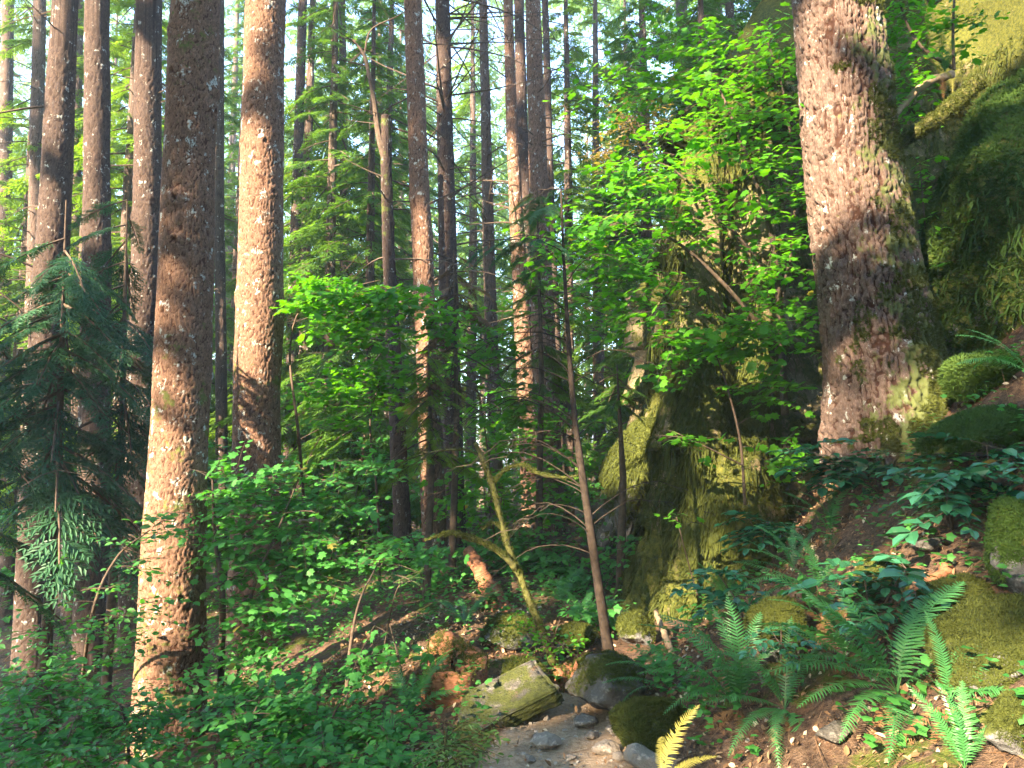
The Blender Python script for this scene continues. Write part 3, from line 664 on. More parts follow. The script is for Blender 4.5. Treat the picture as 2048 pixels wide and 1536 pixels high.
# ------------------------------------------------------------------ the cliff
CL = np.array([(3.2, 18, 4.0), (2.4, 14, 4.8), (2.0, 11.3, 5.4), (1.92, 9.6, 5.8), (1.78, 8.5, 5.9), (1.66, 7.6, 5.6), (1.88, 7.1, 5.5), (2.3, 7.1, 5.4), (2.8, 7.5, 5.0),
               (3.4, 8.1, 4.7), (4.3, 8.6, 6.5), (5.3, 8.7, 8.0), (6.4, 8.2, 8), (8.5, 7.0, 8), (12, 5.5, 8)])
def cliff_mesh():
    n = 560
    c = spline(CL, n); seg = np.concatenate([[0], np.cumsum(np.linalg.norm(np.diff(c[:, :2], axis=0), axis=1))])
    tz = np.linspace(0, 1, 190)
    tan = np.gradient(c[:, :2], axis=0); nr = nrm(np.stack([-tan[:, 1], tan[:, 0]], -1))       # horizontal, pointing away from the rock
    nr = -nr if nr[280, 1] > 0 else nr
    Sg, T = np.meshgrid(seg, tz); h = np.repeat(c[None, :, 2], len(tz), 0)
    zb = np.repeat(H(c[:, 0], c[:, 1], False)[None] - 0.5, len(tz), 0)
    ZZ = zb + h * T
    Xc, Yc = np.repeat(c[None, :, 0], len(tz), 0), np.repeat(c[None, :, 1], len(tz), 0)
    q = np.stack([Sg, Sg * 0, ZZ], -1)
    ribs = np.abs(vnoise(q * np.array([1.5, 1, .28]) + 3.1, 3)) * -0.55 + 0.2
    ribs2 = np.abs(vnoise(q * np.array([4.2, 1, .6]) + 7.7, 5)) * -0.20 + 0.08
    led = ZZ * 0.8 + 0.5 * vnoise(q * np.array([.5, 1, .5]), 8); fr = led - np.floor(led)
    ledge = 0.20 * (1 - sstep(0.0, 0.9, fr)) * (0.4 + 0.9 * sstep(-.2, .5, vnoise(q * np.array([.7, 1, .6]) + 9, 9)))
    off = 0.6 * fbm(q * 0.42, 2, 1) + ribs + ribs2 + ledge - 0.10 * ZZ + 0.10 * fbm(q * 3, 4, 4) + 0.35 * np.exp(-((ZZ - zb) / 0.8) ** 2) + 0.12
    off = off - 0.6 * sstep(0.86, 1.0, T) ** 2
    off = off * np.clip(0.55 + 0.05 * Sg, .55, 1)
    N = np.repeat(nr[None], len(tz), 0)
    V = np.stack([Xc + N[..., 0] * off, Yc + N[..., 1] * off, ZZ + 0.12 * fbm(q * 2.2, 3, 12)], -1)
    # the back of the rock mass
    back = np.stack([V[-1, :, 0] * .6 + .4 * (c[:, 0] + 3.0), V[-1, :, 1] * .6 + .4 * (c[:, 1] + 2.5), V[-1, :, 2] + 0.3], -1)
    V = np.concatenate([V, back[None]]); m, k = V.shape[:2]
    i, j = np.meshgrid(np.arange(m - 1), np.arange(k - 1), indexing='ij')
    F = np.stack([i * k + j, i * k + j + 1, (i + 1) * k + j + 1, (i + 1) * k + j], -1).reshape(-1, 4)
    return V.reshape(-1, 3), F
cV, cF = cliff_mesh()
a_, b_, c_ = cV[cF[:, 0]], cV[cF[:, 1]], cV[cF[:, 2]]
if np.mean(np.cross(b_ - a_, c_ - a_)[:, 1] > 0) > 0.5: cF = cF[:, ::-1]
cl_moss = np.clip(0.62 + .1 * (cV[:, 0] > 4) + 0.55 * fbm(cV * np.array([1.0, 1.0, .35]), 4, 31) + 0.18 * sstep(1.9, 0.6, cV[:, 2] * 0 + cV[:, 0]), 0, 1)
cliff = thing('rock_face', (2.5, 8.0, 1.0), 'tall moss-hung rock face behind the bright maple leaves, right of the path', 'cliff')
cb = np.array(cliff.location)
mesh_obj('rock', cV, [cF], M['cliff'], cliff, cb, True, {'moss': cl_moss})
# curtains of hanging moss
def moss_strands(acc, V, Fs, n, lmin, lmax, seed, weight, w=0.0085):
    r = rg(seed); p, N = tri_sample(V, Fs, n, r, weight)
    L = r.uniform(lmin, lmax, n); W = w * r.uniform(.5, 1.5, n)
    side = nrm(np.cross(N, np.array([0, 0, 1.0])) + r.normal(0, .35, N.shape)); side[:, 2] = 0
    k = 5; s = np.linspace(0, 1, k); rows = []; ph = r.random(n) * 6.28
    for q in s:
        o = p + N * (0.012 + 0.05 * math.sin(q * 2.2)) + np.array([0, 0, -1.0]) * (L * q)[:, None] + side * (0.03 * q * np.sin(q * 5 + ph))[:, None] + N * (0.02 * q * np.cos(q * 6 + ph))[:, None]
        ww = (W * (1 - 0.75 * q))[:, None] * side
        rows += [o - ww, o + ww]
    Vs = np.stack(rows, 1).reshape(-1, 3)
    f = np.array([[2 * i, 2 * i + 1, 2 * i + 3, 2 * i + 2] for i in range(k - 1)])
    Fq = (f[None] + (np.arange(n) * 2 * k)[:, None, None]).reshape(-1, 4)
    acc.add(Vs, Fq, np.repeat(np.clip(0.45 + 0.6 * fbm(p * 2.0, 3, seed) + r.normal(0, .16, n), 0, 1), 2 * k))
ma = Acc()
moss_strands(ma, cV, [cF], 24000, .05, .32, 3, lambda c, N, T: np.where((np.abs(N[:, 2]) < 0.75) & (c[:, 2] < 6.5) & (c[:, 0] < 7) & (c[:, 1] < 13), 1.0, 0) * sstep(0.3, 0.6, cl_moss[T[:, 0]]) * (.04 + sstep(-.12, .2, fbm(c * np.array([6, 6, 1.1]), 3, 77))) * (1 + 3.5 * ((c[:, 0] < 2.6) & (c[:, 1] < 8.2) & (c[:, 2] < 2.8))))
moss_tufts(ma, cV, [cF], 22000, 0.05, 4, lambda c, N, T: np.where((c[:, 2] < 6.5) & (c[:, 0] < 7) & (c[:, 1] < 13), 0.3 + np.clip(N[:, 2], 0, 1) * 2, 0) * sstep(0.35, 0.6, cl_moss[T[:, 0]]))
ma.build('moss', M['moss'], cliff, cb)

# ------------------------------------------------------------------ boulders
def rock_verts(size, seed, angular=0.5, sub=5, rough=0.16):
    bm = bmesh.new(); bmesh.ops.create_icosphere(bm, subdivisions=sub, radius=1.0)
    V = np.array([v.co[:] for v in bm.verts]); F = np.array([[v.index for v in f.verts] for f in bm.faces]); bm.free()
    r = rg(seed)
    for k in range(int(9 * angular)):
        n = nrm(r.normal(0, 1, 3)); dcut = r.uniform(0.55, 0.85)
        e = np.maximum(V @ n - dcut, 0); V = V - e[:, None] * n * 0.92
    V = V * (1 + 1.6 * rough * fbm(V * 1.5 + seed, 3, seed)[:, None] + 0.10 * fbm(V * 5 + seed, 3, seed + 3)[:, None])
    return V * np.asarray(size), F
def rotz(V, a): c, s = math.cos(a), math.sin(a); return V @ np.array([[c, -s, 0], [s, c, 0], [0, 0, 1]]).T
def rotx(V, a): c, s = math.cos(a), math.sin(a); return V @ np.array([[1, 0, 0], [0, c, -s], [0, s, c]]).T
def roty(V, a): c, s = math.cos(a), math.sin(a); return V @ np.array([[c, 0, s], [0, 1, 0], [-s, 0, c]]).T
def rock(label, at, size, seed, rz=0, ry=0, rx=0, angular=0.5, mossy=0.6, tufts=0, tsize=0.026, mat='rock_moss', name='boulder', cat='rock', group=None, sub=5, sink=0.25, mossmat='moss', rough=.16, hang=.25, strands=0):
    V, F = rock_verts(size, seed, angular, sub, rough)
    V = rotz(roty(rotx(V, rx), ry), rz)
    at = np.asarray(at, float); lift = -V[:, 2].min() * (1 - sink)
    base = at.copy(); V = V + at + np.array([0, 0, lift * 1.0 if sink < .9 else 0])
    cen = V.mean(0); N = nrm(V - cen)
    ms = np.clip(mossy * (0.55 + 0.6 * np.clip(N[:, 2] + .35, -.2, 1)) + 0.25 * fbm(V * 3, 3, seed + 7), 0, 1)
    if tufts:
        t = thing(name, base, label, cat, group)
        mesh_obj('stone', V, [F], M[mat], t, base, True, {'moss': ms})
        a = Acc(); moss_tufts(a, V, [F], tufts, tsize, seed, lambda c, n, T: sstep(0.36, 0.6, ms[T[:, 0]] + .7 * fbm(c * 8, 3, seed)) * (n[:, 2] > -0.55), hang)
        if strands: moss_strands(a, V, [F], strands, .05, .22, seed, lambda c, n, T: sstep(.3, .6, ms[T[:, 0]]) * (np.abs(n[:, 2]) < .8), .009)
        if a.n: a.build('moss', M[mossmat], t, base)
        return t
    return tag(mesh_obj(name, V, [F], M[mat], None, base, True, {'moss': ms}), label, cat, group)
B = P(2110, 520, 6.3)
rock('huge overhanging boulder thick with green moss at the upper right edge', B - [0, 0, 1.3], (.95, 0.9, 1.75), 71, ry=.22, angular=.8, mossy=1.7, tufts=24000, tsize=.05, mossmat='moss_green', sink=0.13, sub=6, hang=.9, strands=2600, rough=.3)
rock('long mossy boulder at the lower right, bare grey streak along its top', gp(1985, 1345), (.34, .20, .10), 72, rz=.5, ry=-.35, angular=.3, mossy=.9, tufts=6500, tsize=.022)
rock('rounded mossy boulder just above the long one with the grey streak', gp(1915, 1245), (.18, .14, .11), 73, rz=.3, ry=-.2, angular=.4, mossy=.85, tufts=3500, tsize=.02)
rock('small mossy stone beside brown dead leaves on the bank', gp(1768, 1192), (.13, .12, .11), 74, angular=.35, mossy=.85, tufts=2200, tsize=.02)
rock('tall grey boulder half covered in moss, cut by the right edge', gp(2050, 1180), (.16, .15, .22), 75, angular=.6, mossy=.62, tufts=3000, tsize=.025, mossmat='moss_green')
rock('low moss mound at the foot of the great fir, on its right', gp(1955, 915), (.40, .24, .12), 76, rz=.35, ry=-.25, angular=.3, mossy=.95, tufts=6000, tsize=.03, mossmat='moss_green')
rock('moss-draped rock uphill to the right of the great fir', gp(1965, 790), (.28, .2, .16), 77, rz=.3, ry=-.3, angular=.4, mossy=1.0, tufts=6000, tsize=.04, mossmat='moss_green', hang=.9)
rock('steep mossy rock wall among the fern clumps', gp(1555, 1310), (.13, .17, .17), 78, rz=.4, angular=.5, mossy=.8, tufts=4500, tsize=.022)
rock('mossy hump beside the path, right of the dark lichen-spotted boulder', gp(1300, 1480), (.19, .22, .11), 79, rz=-.2, angular=.35, mossy=.8, tufts=5500, tsize=.022)
rock('dark boulder with pale lichen on top and a shadowed hollow below, at the trail edge', gp(1215, 1425), (.25, .25, .17), 80, rz=.3, ry=-.15, angular=.7, mossy=.50, tufts=1800, tsize=.018, mat='rock_bare', sink=.15)
rock('small mossy boulder left of the reddish soil on the trail behind the sapling', gp(1275, 1290), (.15, .14, .14), 82, angular=.5, mossy=.85, tufts=2200, tsize=.022)
rock('yellow-green moss hummock lit by sun behind the flat slab', gp(1045, 1385), (.15, .14, .11), 83, angular=.3, mossy=1.0, tufts=3000, tsize=.022)
rock('dark mossy boulder behind the leaning mossy maple stem', gp(1015, 1290), (.25, .2, .13), 84, angular=.5, mossy=.75, tufts=2600, tsize=.022)
rock('mossy stone between the maple stem and the young sapling', gp(1150, 1300), (.18, .15, .10), 85, angular=.5, mossy=.8, tufts=2200, tsize=.022)
rock('mossy block at the bottom right corner with a lit top', gp(2035, 1500), (.12, .11, .10), 86, angular=.5, mossy=.9, tufts=1800, tsize=.016)
rock('grey-white stone lying under the lowest fern fronds', gp(1672, 1490), (.08, .06, .05), 87, angular=.9, mossy=.1, mat='rock_bare')
rock('bluish stone near the dead leaves above the bank boulders', gp(1860, 1110), (.09, .07, .05), 88, angular=.9, mossy=.1, mat='rock_bare')
rock('tall sunlit slab of yellow-green moss leaning beside the left end of the rock face', P(1248, 1075, 9.2), (.30, .5, .95), 90, rz=.2, ry=.34, angular=1.0, mossy=.85, tufts=6000, tsize=.035, strands=800, rough=.28)
# the tilted flat slab beside the path
def slab():
    bm = bmesh.new(); bmesh.ops.create_cube(bm, size=2.0)
    bmesh.ops.bevel(bm, geom=list(bm.edges), offset=0.07, segments=2, affect='EDGES')
    bmesh.ops.triangulate(bm, faces=list(bm.faces))
    for _ in range(4): bmesh.ops.subdivide_edges(bm, edges=list(bm.edges), cuts=1, use_grid_fill=True)
    bmesh.ops.triangulate(bm, faces=list(bm.faces))
    V = np.array([v.co[:] for v in bm.verts]); F = np.array([[v.index for v in f.verts] for f in bm.faces]); bm.free()
    V = V * np.array([1, 1, 1]); V[:, 0] += 0.25 * V[:, 1] * (V[:, 0] < 0)
    V = V * (1 + .12 * fbm(V * 1.1 + 4, 3, 5)[:, None]) + .05 * fbm(V * 5, 3, 6)[:, None]
    V = V * np.array([.29, .17, .05]); return rotz(roty(rotx(V, .34), -.36), .30), F
V, F = slab(); at = gp(1010, 1452); V = V + at + [0, .12, .10]
ms = np.clip(.52 + .4 * fbm(V * 4, 3, 2), 0, 1)
tag(mesh_obj('flat_rock', V, [F], M['rock_bare'], None, at, True, {'moss': ms * 1.1}), 'flat tilted grey slab with a sharp broken end beside the path', 'rock')
# loose stones on the path
stones = [(1095, 1495, .07, 'wide flat grey stone sunk in the middle of the path'), (1170, 1452, .07, 'pointed grey stone at the foot of the dark boulder'), (1212, 1508, .06, 'broken grey stone at the right side of the path'),
          (1185, 1475, .035, 'small stone between two larger grey stones on the path'), (1290, 1530, .09, 'pale stone at the bottom edge beside the mossy hump'), (1245, 1520, .04, 'small chipped stone close to the pale stone at the bottom edge'), (1060, 1520, .03, 'small stone near the light-leaved sprigs at the bottom'),
          (1140, 1520, .028, 'tiny stone on bare soil at the bottom of the path'), (1228, 1470, .045, 'grey stone against the edge of the mossy hump'), (1090, 1440, .03, 'small stone beside the broken end of the slab')]
for i, (x, y, s, lab) in enumerate(stones):
    rock(lab, gp(x, y), (s * 1.25, s, s * .75), 200 + i, rz=i * 1.3, angular=1.0, mossy=.05, mat='path_stone', name='stone', group='loose stones on the path', sub=4, sink=.5)
# rotten stump and sunlit earth bank with a log
def stump(label, at, rad, h, seed, name='stump'):
    n, m = 44, 26; th = np.arange(n) / n * 6.283; r = rg(seed); rows = []
    top = h * (0.62 + 0.5 * np.abs(vnoise(np.stack([th * 1.7, th * 0 + seed, th * 0], -1), seed)) + 0.12 * np.sin(th * 2 + seed))
    for k in range(m):
        t = k / (m - 1); z = top * t - 0.12
        R = rad * (1.15 - .3 * t) * (1 + .22 * vnoise(np.stack([np.cos(th) * 2.5, np.sin(th) * 2.5, z / h * 1.1 + seed], -1), seed) + .12 * vnoise(np.stack([th * 4, z * 3, th * 0], -1), seed + 2))
        rows.append(np.stack([np.cos(th) * R, np.sin(th) * R, z], -1))
    for k in range(1, 5):
        f = 1 - k / 4.4; z = top * (1 - .28 * k / 4) - 0.12 + .03 * r.random(n)
        rows.append(np.stack([rows[m - 1][:, 0] * f, rows[m - 1][:, 1] * f, z], -1))
    V = np.concatenate(rows) + at; mm = len(rows)
    i, j = np.meshgrid(np.arange(mm - 1), np.arange(n), indexing='ij'); j2 = (j + 1) % n
    F = np.stack([i * n + j, i * n + j2, (i + 1) * n + j2, (i + 1) * n + j], -1).reshape(-1, 4)
    t = thing(name, at, label, 'stump'); mesh_obj('wood', V, [F], M['rot'], t, at, True, {'tint': np.full(len(V), .4)})
    a = Acc(); moss_tufts(a, V, [F], 1300, .022, seed, lambda c, nn, T: (fbm(c * 5, 3, seed) > -.05) * (0.15 + (c[:, 2] > at[2] + h * .5))); a.build('moss', M['moss'], t, at)
    return t
stump('crumbling red rotten stump capped with moss behind the dark boulder', gp(1150, 1375), .17, .30, 91)
stump('sunlit red-brown rotten root mound at the left side of the trail', gp(905, 1390) - [0, 0, .05], .24, .46, 92)
stump('orange rotten wood chunk in sun farther down the slope', gp(1000, 1225), .15, .28, 93)
def log(label, p0, p1, r0, r1, mat='moss_bark', name='log', cat='log', moss=0, seed=1, sag=.0):
    s = np.linspace(0, 1, 16); pts = np.asarray(p0) + (np.asarray(p1) - np.asarray(p0)) * s[:, None] + rg(seed).normal(0, .15 * r0, (16, 3)); pts[:, 2] += sag * np.sin(s * 3.14)
    a = Acc(); tube(a, pts, np.linspace(r0, r1, 16) * (1 + .08 * rg(seed).normal(0, 1, 16)), 10, .4, True)
    base = np.asarray(p0, float)
    if not moss: o = a.build(name, M[mat], None, base, True); return tag(o, label, cat)
    t = thing(name, base, label, cat); a.build('wood', M[mat], t, base, True)
    b = Acc(); moss_tufts(b, np.concatenate(a.V), a.F, moss, .028, seed, None, .6); b.build('moss', M['moss'], t, base)
log('sunlit reddish leaning dead log among low shrubs beyond the path', P(938, 1105, 8.5), gp(1000, 1215), .07, .10, 'rot', seed=4)
log('grey log lying deep in the shaded left understorey', P(540, 1052, 9), P(640, 1044, 9.5), .06, .05, 'twig_light', seed=5)
log('fallen split piece of brown wood lying down the bank between mossy boulders', gp(1900, 1150, 2.5) + [0, 0, .02], gp(1790, 1250) + [0, 0, .03], .03, .04, 'rot', seed=6)
log('thick moss-covered branch slanting behind the great fir to the upper right', P(1785, 292, 6.7), P(1962, 160, 6.4), .055, .075, moss=1600, seed=7, sag=-.05)
log('grey curved root above the moss-covered branch', P(1788, 235, 7.0), P(1905, 150, 6.9), .03, .04, 'twig_light', name='root', cat='root', seed=8, sag=.10)
log('small grey dead branch leaning by the sapling foot', gp(1345, 1310), P(1312, 1225, 6.3), .025, .02, 'twig_light', name='branch', cat='branch', seed=9)

# ------------------------------------------------------------------ lit spots: the added canopy is cut open along their sun rays (place in the photo, distance, radius)
SHAFTS = [(522, 55, 8.4, .22), (505, 160, 8.4, .10), (520, 330, 8.4, .26), (510, 400, 8.4, .32), (515, 480, 8.4, .34), (512, 560, 8.4, .34), (515, 640, 8.4, .22), (540, 760, 8.4, .16), (545, 830, 8.4, .14), (545, 920, 8.4, .12),
          (340, 1060, 6, .34), (340, 1130, 6, .34), (335, 1200, 6, .32), (330, 1400, 6, .26), (320, 1300, 6, .10), (350, 620, 6, .03), (345, 760, 6, .03), (340, 860, 6, .03), (320, 1480, 6, .14),
          (1645, 190, 6, .16), (1650, 260, 6, .24), (1655, 330, 6, .24), (1658, 400, 6, .20), (1640, 90, 6, .07),
          (1075, 20, 13.6, .5), (1078, 110, 13.6, .3), (1078, 300, 13.6, .3), (1095, 830, 13.6, .35), (1100, 920, 13.6, .4), (1105, 1000, 13.6, .4), (1055, 640, 14.6, .35), (1058, 740, 14.6, .4), (1080, 520, 13.6, .3),
          (822, 60, 11, .3), (838, 330, 11, .3), (845, 500, 11, .3), (826, 150, 11, .2), (975, 420, 16, .4), (968, 30, 16, .4), (900, 520, 12, .25), (770, 470, 11, .3), (780, 600, 11, .25),
          (1925, 40, 8.3, .55), (1960, 80, 8.2, .4), (1870, 60, 8.4, .35), (2020, 40, 8, .4), (1290, 480, 8.5, .38), (1280, 570, 8.5, .36), (1300, 640, 8.3, .25), (1245, 830, 9, .42), (1235, 920, 9, .35), (1260, 780, 9, .3), (1500, 700, 7.1, .22), (1530, 730, 7.1, .16), (1560, 800, 7.1, .10), (1490, 940, 7, .14), (1480, 860, 7, .1),
          (1865, 330, 8, .16), (1860, 420, 8, .18), (1850, 500, 8, .14), (1930, 180, 6.5, .18), (1880, 220, 6.6, .16),
          (905, 1300, 6.1, .45), (890, 1360, 6.1, .35), (1248, 860, 8.9, .5), (1240, 960, 8.9, .45), (975, 1160, 8, .34), (1000, 1200, 7.9, .2), (1945, 1440, 3.0, .26), (1880, 1470, 3.0, .2), (2010, 1420, 3.0, .18), (1950, 1500, 2.9, .2), (1360, 1490, 2.7, .12), (1042, 1345, 5, .13), (1320, 1210, 6.7, .2),
          (660, 590, 8.3, .5), (740, 610, 8.3, .45), (640, 1360, 8, .5), (700, 1240, 10, .5), (560, 1370, 6.5, .25), (1500, 500, 6.6, .3), (1540, 590, 6.6, .25), (1300, 360, 6.4, .3), (1450, 330, 6.5, .3), (1480, 120, 6.8, .35), (1400, 250, 6.8, .3), (1260, 260, 8.4, .5), (1160, 480, 6.2, .25), (1380, 420, 6.4, .25), (1330, 540, 6.3, .2),
          (860, 830, 8.3, .3), (860, 710, 8.4, .3), (930, 1080, 5.3, .14), (1000, 1000, 5.4, .1), (1185, 1230, 5.3, .1), (1168, 1000, 5.3, .1), (30, 330, 17, .9), (80, 600, 14, .5), (190, 950, 9.5, .25), (180, 1010, 9.5, .18), (275, 800, 10.5, .3), (270, 900, 10.5, .25), (45, 1250, 10, .35), (10, 1050, 10, .4), (60, 870, 10, .3), (420, 1030, 9, .3),
          (300, 200, 10.5, .16), (295, 120, 10.5, .1), (205, 20, 9.5, .2), (440, 850, 15, .4), (1935, 880, 6, .10), (1600, 850, 6.2, .1), (1750, 1180, 4.6, .1), (1840, 1120, 4.4, .1)]
sh_p = np.array([P(x, y, d) for x, y, d, _ in SHAFTS]); sh_r = np.array([q for *_, q in SHAFTS])
from mathutils.bvhtree import BVHTree
cbvh = BVHTree.FromPolygons([tuple(v) for v in cV], [tuple(int(i) for i in f) for f in cF])
for i_, (x_, y_, d_, q_) in enumerate(SHAFTS):                 # spots on the rock face lie on its real surface
    if (1200 < x_ < 1600 and 6.9 < d_ < 9.5) or (x_ > 1820 and y_ < 130 and d_ > 7):
        a_ = P(x_, y_, 1.0) - np.array([0, 0, EYE]); h_ = cbvh.ray_cast(Vector((0, 0, EYE)), Vector(a_).normalized())
        if h_[0] is not None: sh_p[i_] = np.array(h_[0])
rs = rg(4)
for _ in range(80):                                           # sunny spots of the forest farther back
    d_ = rs.uniform(11, 26); sh_p = np.concatenate([sh_p, [P(rs.uniform(400, 1260), rs.uniform(350, 1090), d_)]]); sh_r = np.append(sh_r, rs.uniform(.25, .6) * (d_ / 15))
for _ in range(24):
    d_ = rs.uniform(11, 22); sh_p = np.concatenate([sh_p, [P(rs.uniform(-50, 330), rs.uniform(0, 900), d_)]]); sh_r = np.append(sh_r, rs.uniform(.15, .4))
def line_gap(a, s0):
    n = np.cross(S, [0, 0, 1.0]); n /= np.linalg.norm(n); return np.abs((a - s0) @ n)
for (tx, td) in ((366, 6.0), (516, 8.4)):                      # a spot in the shadow of a thick trunk cannot be lit: no gap for it
    tp = P(tx, 600, td); blocked = (line_gap(sh_p, tp) < .62) & ((sh_p - tp) @ np.array([S[0], S[1], 0]) < -.5)
    sh_p, sh_r = sh_p[~blocked], sh_r[~blocked]

# ------------------------------------------------------------------ broad-leaved shrubs
def maple_leaf(lobes=7):
    V = [(0.30, 0, 0.0)]
    ang = np.linspace(-140, 140, lobes); R = 0.62 + 0.38 * np.cos(np.radians(ang) * .55)
    pts = [(-0.02, 0)]
    for k in range(lobes):
        a = math.radians(ang[k]); pts.append((0.30 + .70 * R[k] * math.cos(a), .78 * R[k] * math.sin(a)))
        if k < lobes - 1: b = math.radians((ang[k] + ang[k + 1]) / 2); pts.append((0.30 + .44 * math.cos(b), .50 * math.sin(b)))
    V += [(x, y, -0.16 * (abs(y) ** 1.4) - .05 * x * x) for x, y in pts]
    n = len(pts)
    return np.array(V), [np.array([(0, 1 + k, 1 + (k + 1) % n) for k in range(n)])]
def oval_leaf(wid=0.5, fold=.12):
    V = [(0, 0, 0), (.3, -wid * .42, fold * .7), (.7, -wid * .40, fold * .5), (1.0, 0, -.08), (.7, wid * .40, fold * .5), (.3, wid * .42, fold * .7), (.35, 0, 0), (.7, 0, -.02)]
    return np.array(V, float), [np.array([(0, 1, 6), (0, 6, 5), (7, 2, 3), (7, 3, 4)]), np.array([(1, 2, 7, 6), (6, 7, 4, 5)])]
LEAF7, LEAF5, OVAL, NARROW = maple_leaf(7), maple_leaf(5), oval_leaf(.62), oval_leaf(.36)
GAPS = [(905, 1290, 6.1, .38), (895, 1370, 6.0, .3), (1042, 1345, 5, .2), (335, 1130, 6, .4), (975, 1160, 8, .25), (1280, 490, 8.0, .42), (1290, 600, 8.0, .34), (1500, 700, 7.1, .3), (1248, 860, 8.9, .5), (340, 1210, 6, .42), (325, 1300, 6, .3), (325, 1400, 6, .36), (340, 1050, 6, .3)]   # the shrubs leave these open to the sun
SUNH = nrm(np.array([S[0], S[1], 0]))
def sprays(fol, wood, stems, clouds, seed, leaf, size, nleaf, L, droop=.12, tilt=.32, pet=.5, tint=(.45, .25), opposite=True, twig_r=.0035, connect=True, bias=.35):
    """leafy twigs: every spray grows from the nearest stem point to a place inside one of the clouds. clouds: (centre, radii, number)"""
    r = rg(seed)
    SP = np.concatenate([np.asarray(s)[:, :3] for s in stems]) if stems else None
    for (c, rad, n) in clouds:
        c = np.asarray(c, float)
        q = r.normal(0, 1, (n, 3)); q = q / np.linalg.norm(q, axis=1)[:, None] * (r.random(n) ** .45)[:, None]
        pos = c + q * np.asarray(rad)
        gz = H(pos[:, 0], pos[:, 1], False); pos[:, 2] = np.maximum(pos[:, 2], gz + 0.06)
        keep = np.ones(n, bool)
        for x_, y_, d_, q_ in GAPS:
            u = pos - P(x_, y_, d_); al = u @ S; keep &= ~((np.linalg.norm(u - al[:, None] * S, axis=1) < q_) & (al > .15))
        pos = pos[keep]; n = len(pos)
        if n == 0: continue
        l = L * r.uniform(.6, 1.35, n)
        if SP is not None:
            wt = np.array([1, 1, 1.6])
            near = np.array([(((SP - p) ** 2) * wt).sum(1).min() for p in pos]); pos = pos[np.argsort(near)]
            NODES = SP.copy(); root = np.zeros_like(pos)
            for i_, p in enumerate(pos):
                root[i_] = NODES[np.argmin(((NODES - p) ** 2 * wt).sum(1))]; NODES = np.concatenate([NODES, [p - (p - root[i_]) * .25]])
            SP = NODES; d = pos - root
        else: root = None; d = r.normal(0, 1, (n, 3))
        d[:, 2] = d[:, 2] * .25
        d = nrm(nrm(d) + r.normal(0, .45, (n, 3)) * [1, 1, .25])
        if SP is not None and connect:
            for p, rt, dd, ll in zip(pos, root, d, l):
                e = p - dd * ll * .5; ln = np.linalg.norm(e - rt)
                k = 6; s = np.linspace(0, 1, k)[:, None]; mid = (rt + e) / 2 + np.array([0, 0, .10 * ln])
                pts = (1 - s) ** 2 * rt + 2 * s * (1 - s) * mid + s ** 2 * e
                pts = np.concatenate([pts, [p + [0, 0, .03 * ll], p + dd * ll * .5 - [0, 0, droop * ll * .5]]])
                tube(wood, pts, np.linspace(twig_r * (.8 + .7 * ln), twig_r * .3, len(pts)), 3, r.random())
        t = np.linspace(-.45, .5, nleaf)[None, :] + r.uniform(-.03, .03, (n, nleaf))
        sd = np.where((np.arange(nleaf) % 2) == 0, 1.0, -1.0)[None, :] * np.ones((n, 1))
        if opposite: t = np.repeat(np.linspace(-.45, .5, (nleaf + 1) // 2), 2)[None, :nleaf] + r.uniform(-.03, .03, (n, nleaf))
        lat = nrm(np.cross(np.array([0, 0, 1.0]), d))
        ax = pos[:, None] + d[:, None] * (l[:, None] * t)[..., None]
        ax[..., 2] -= droop * l[:, None] * np.maximum(t + .1, 0) ** 1.5
        hd = nrm(d[:, None] * r.uniform(.25, .9, (n, nleaf, 1)) + lat[:, None] * sd[..., None] + r.normal(0, .22, (n, nleaf, 3)))
        sz = size * r.uniform(.45, 1.35, (n, nleaf)) * r.uniform(.8, 1.15, (n, 1))
        o = ax + hd * (sz * pet)[..., None]
        up = np.array([0, 0, 1.0]) + bias * SUNH + r.normal(0, tilt, (n, nleaf, 3)) + r.normal(0, tilt * .6, (n, 1, 3))
        hd[..., 2] -= .12
        Mx = frame(hd.reshape(-1, 3), up.reshape(-1, 3)) * sz.reshape(-1)[:, None, None]
        tt = np.clip(tint[0] + r.normal(0, tint[1] * .7, (n, 1)) + r.normal(0, tint[1] * .6, (n, nleaf)), 0, .92)
        tt[r.random((n, nleaf)) < .006] = 1.0
        fol.stamp(leaf[0], leaf[1], Mx, o.reshape(-1, 3), tt.ravel())
def shrub(label, stems, clouds, seed, leaf=LEAF7, size=.07, nleaf=12, L=.5, mat='maple', name='vine_maple', cat='shrub', group=None, stem_mat='twig', **kw):
    """stems: lists of (x, y, z, radius)"""
    base = np.asarray(stems[0][0][:3], float)
    t = thing(name, base, label, cat, group)
    sp = [spline(s, 18) for s in stems]
    w = Acc()
    for s in sp: tube(w, s[:, :3], s[:, 3], 7, .4)
    f, tw = Acc(), Acc()
    sprays(f, tw, [s[3:] for s in sp], clouds, seed, leaf, size, nleaf, L, **kw)
    if tw.n: w.add(np.concatenate(tw.V), tw.F, np.concatenate(tw.T))
    w.build('stem', M[stem_mat], t, base, True)
    f.build('foliage', M[mat], t, base)
    return t
def pp(rows): return [np.append(P(x, y, d), r) for (x, y, d, r) in rows]
def from_ground(x, y, rows, r0):
    b = gp(x, y); return [np.append(b - [0, 0, .05], r0)] + pp(rows)
def cloud(x, y, d, rx, ry, rd, n):
    """ellipsoid round the point seen at (x, y, d): half-widths rx, ry in photo pixels at that distance, rd metres deep"""
    return (P(x, y, d), (rx * d / FPX, rd, ry * d / FPX), n)

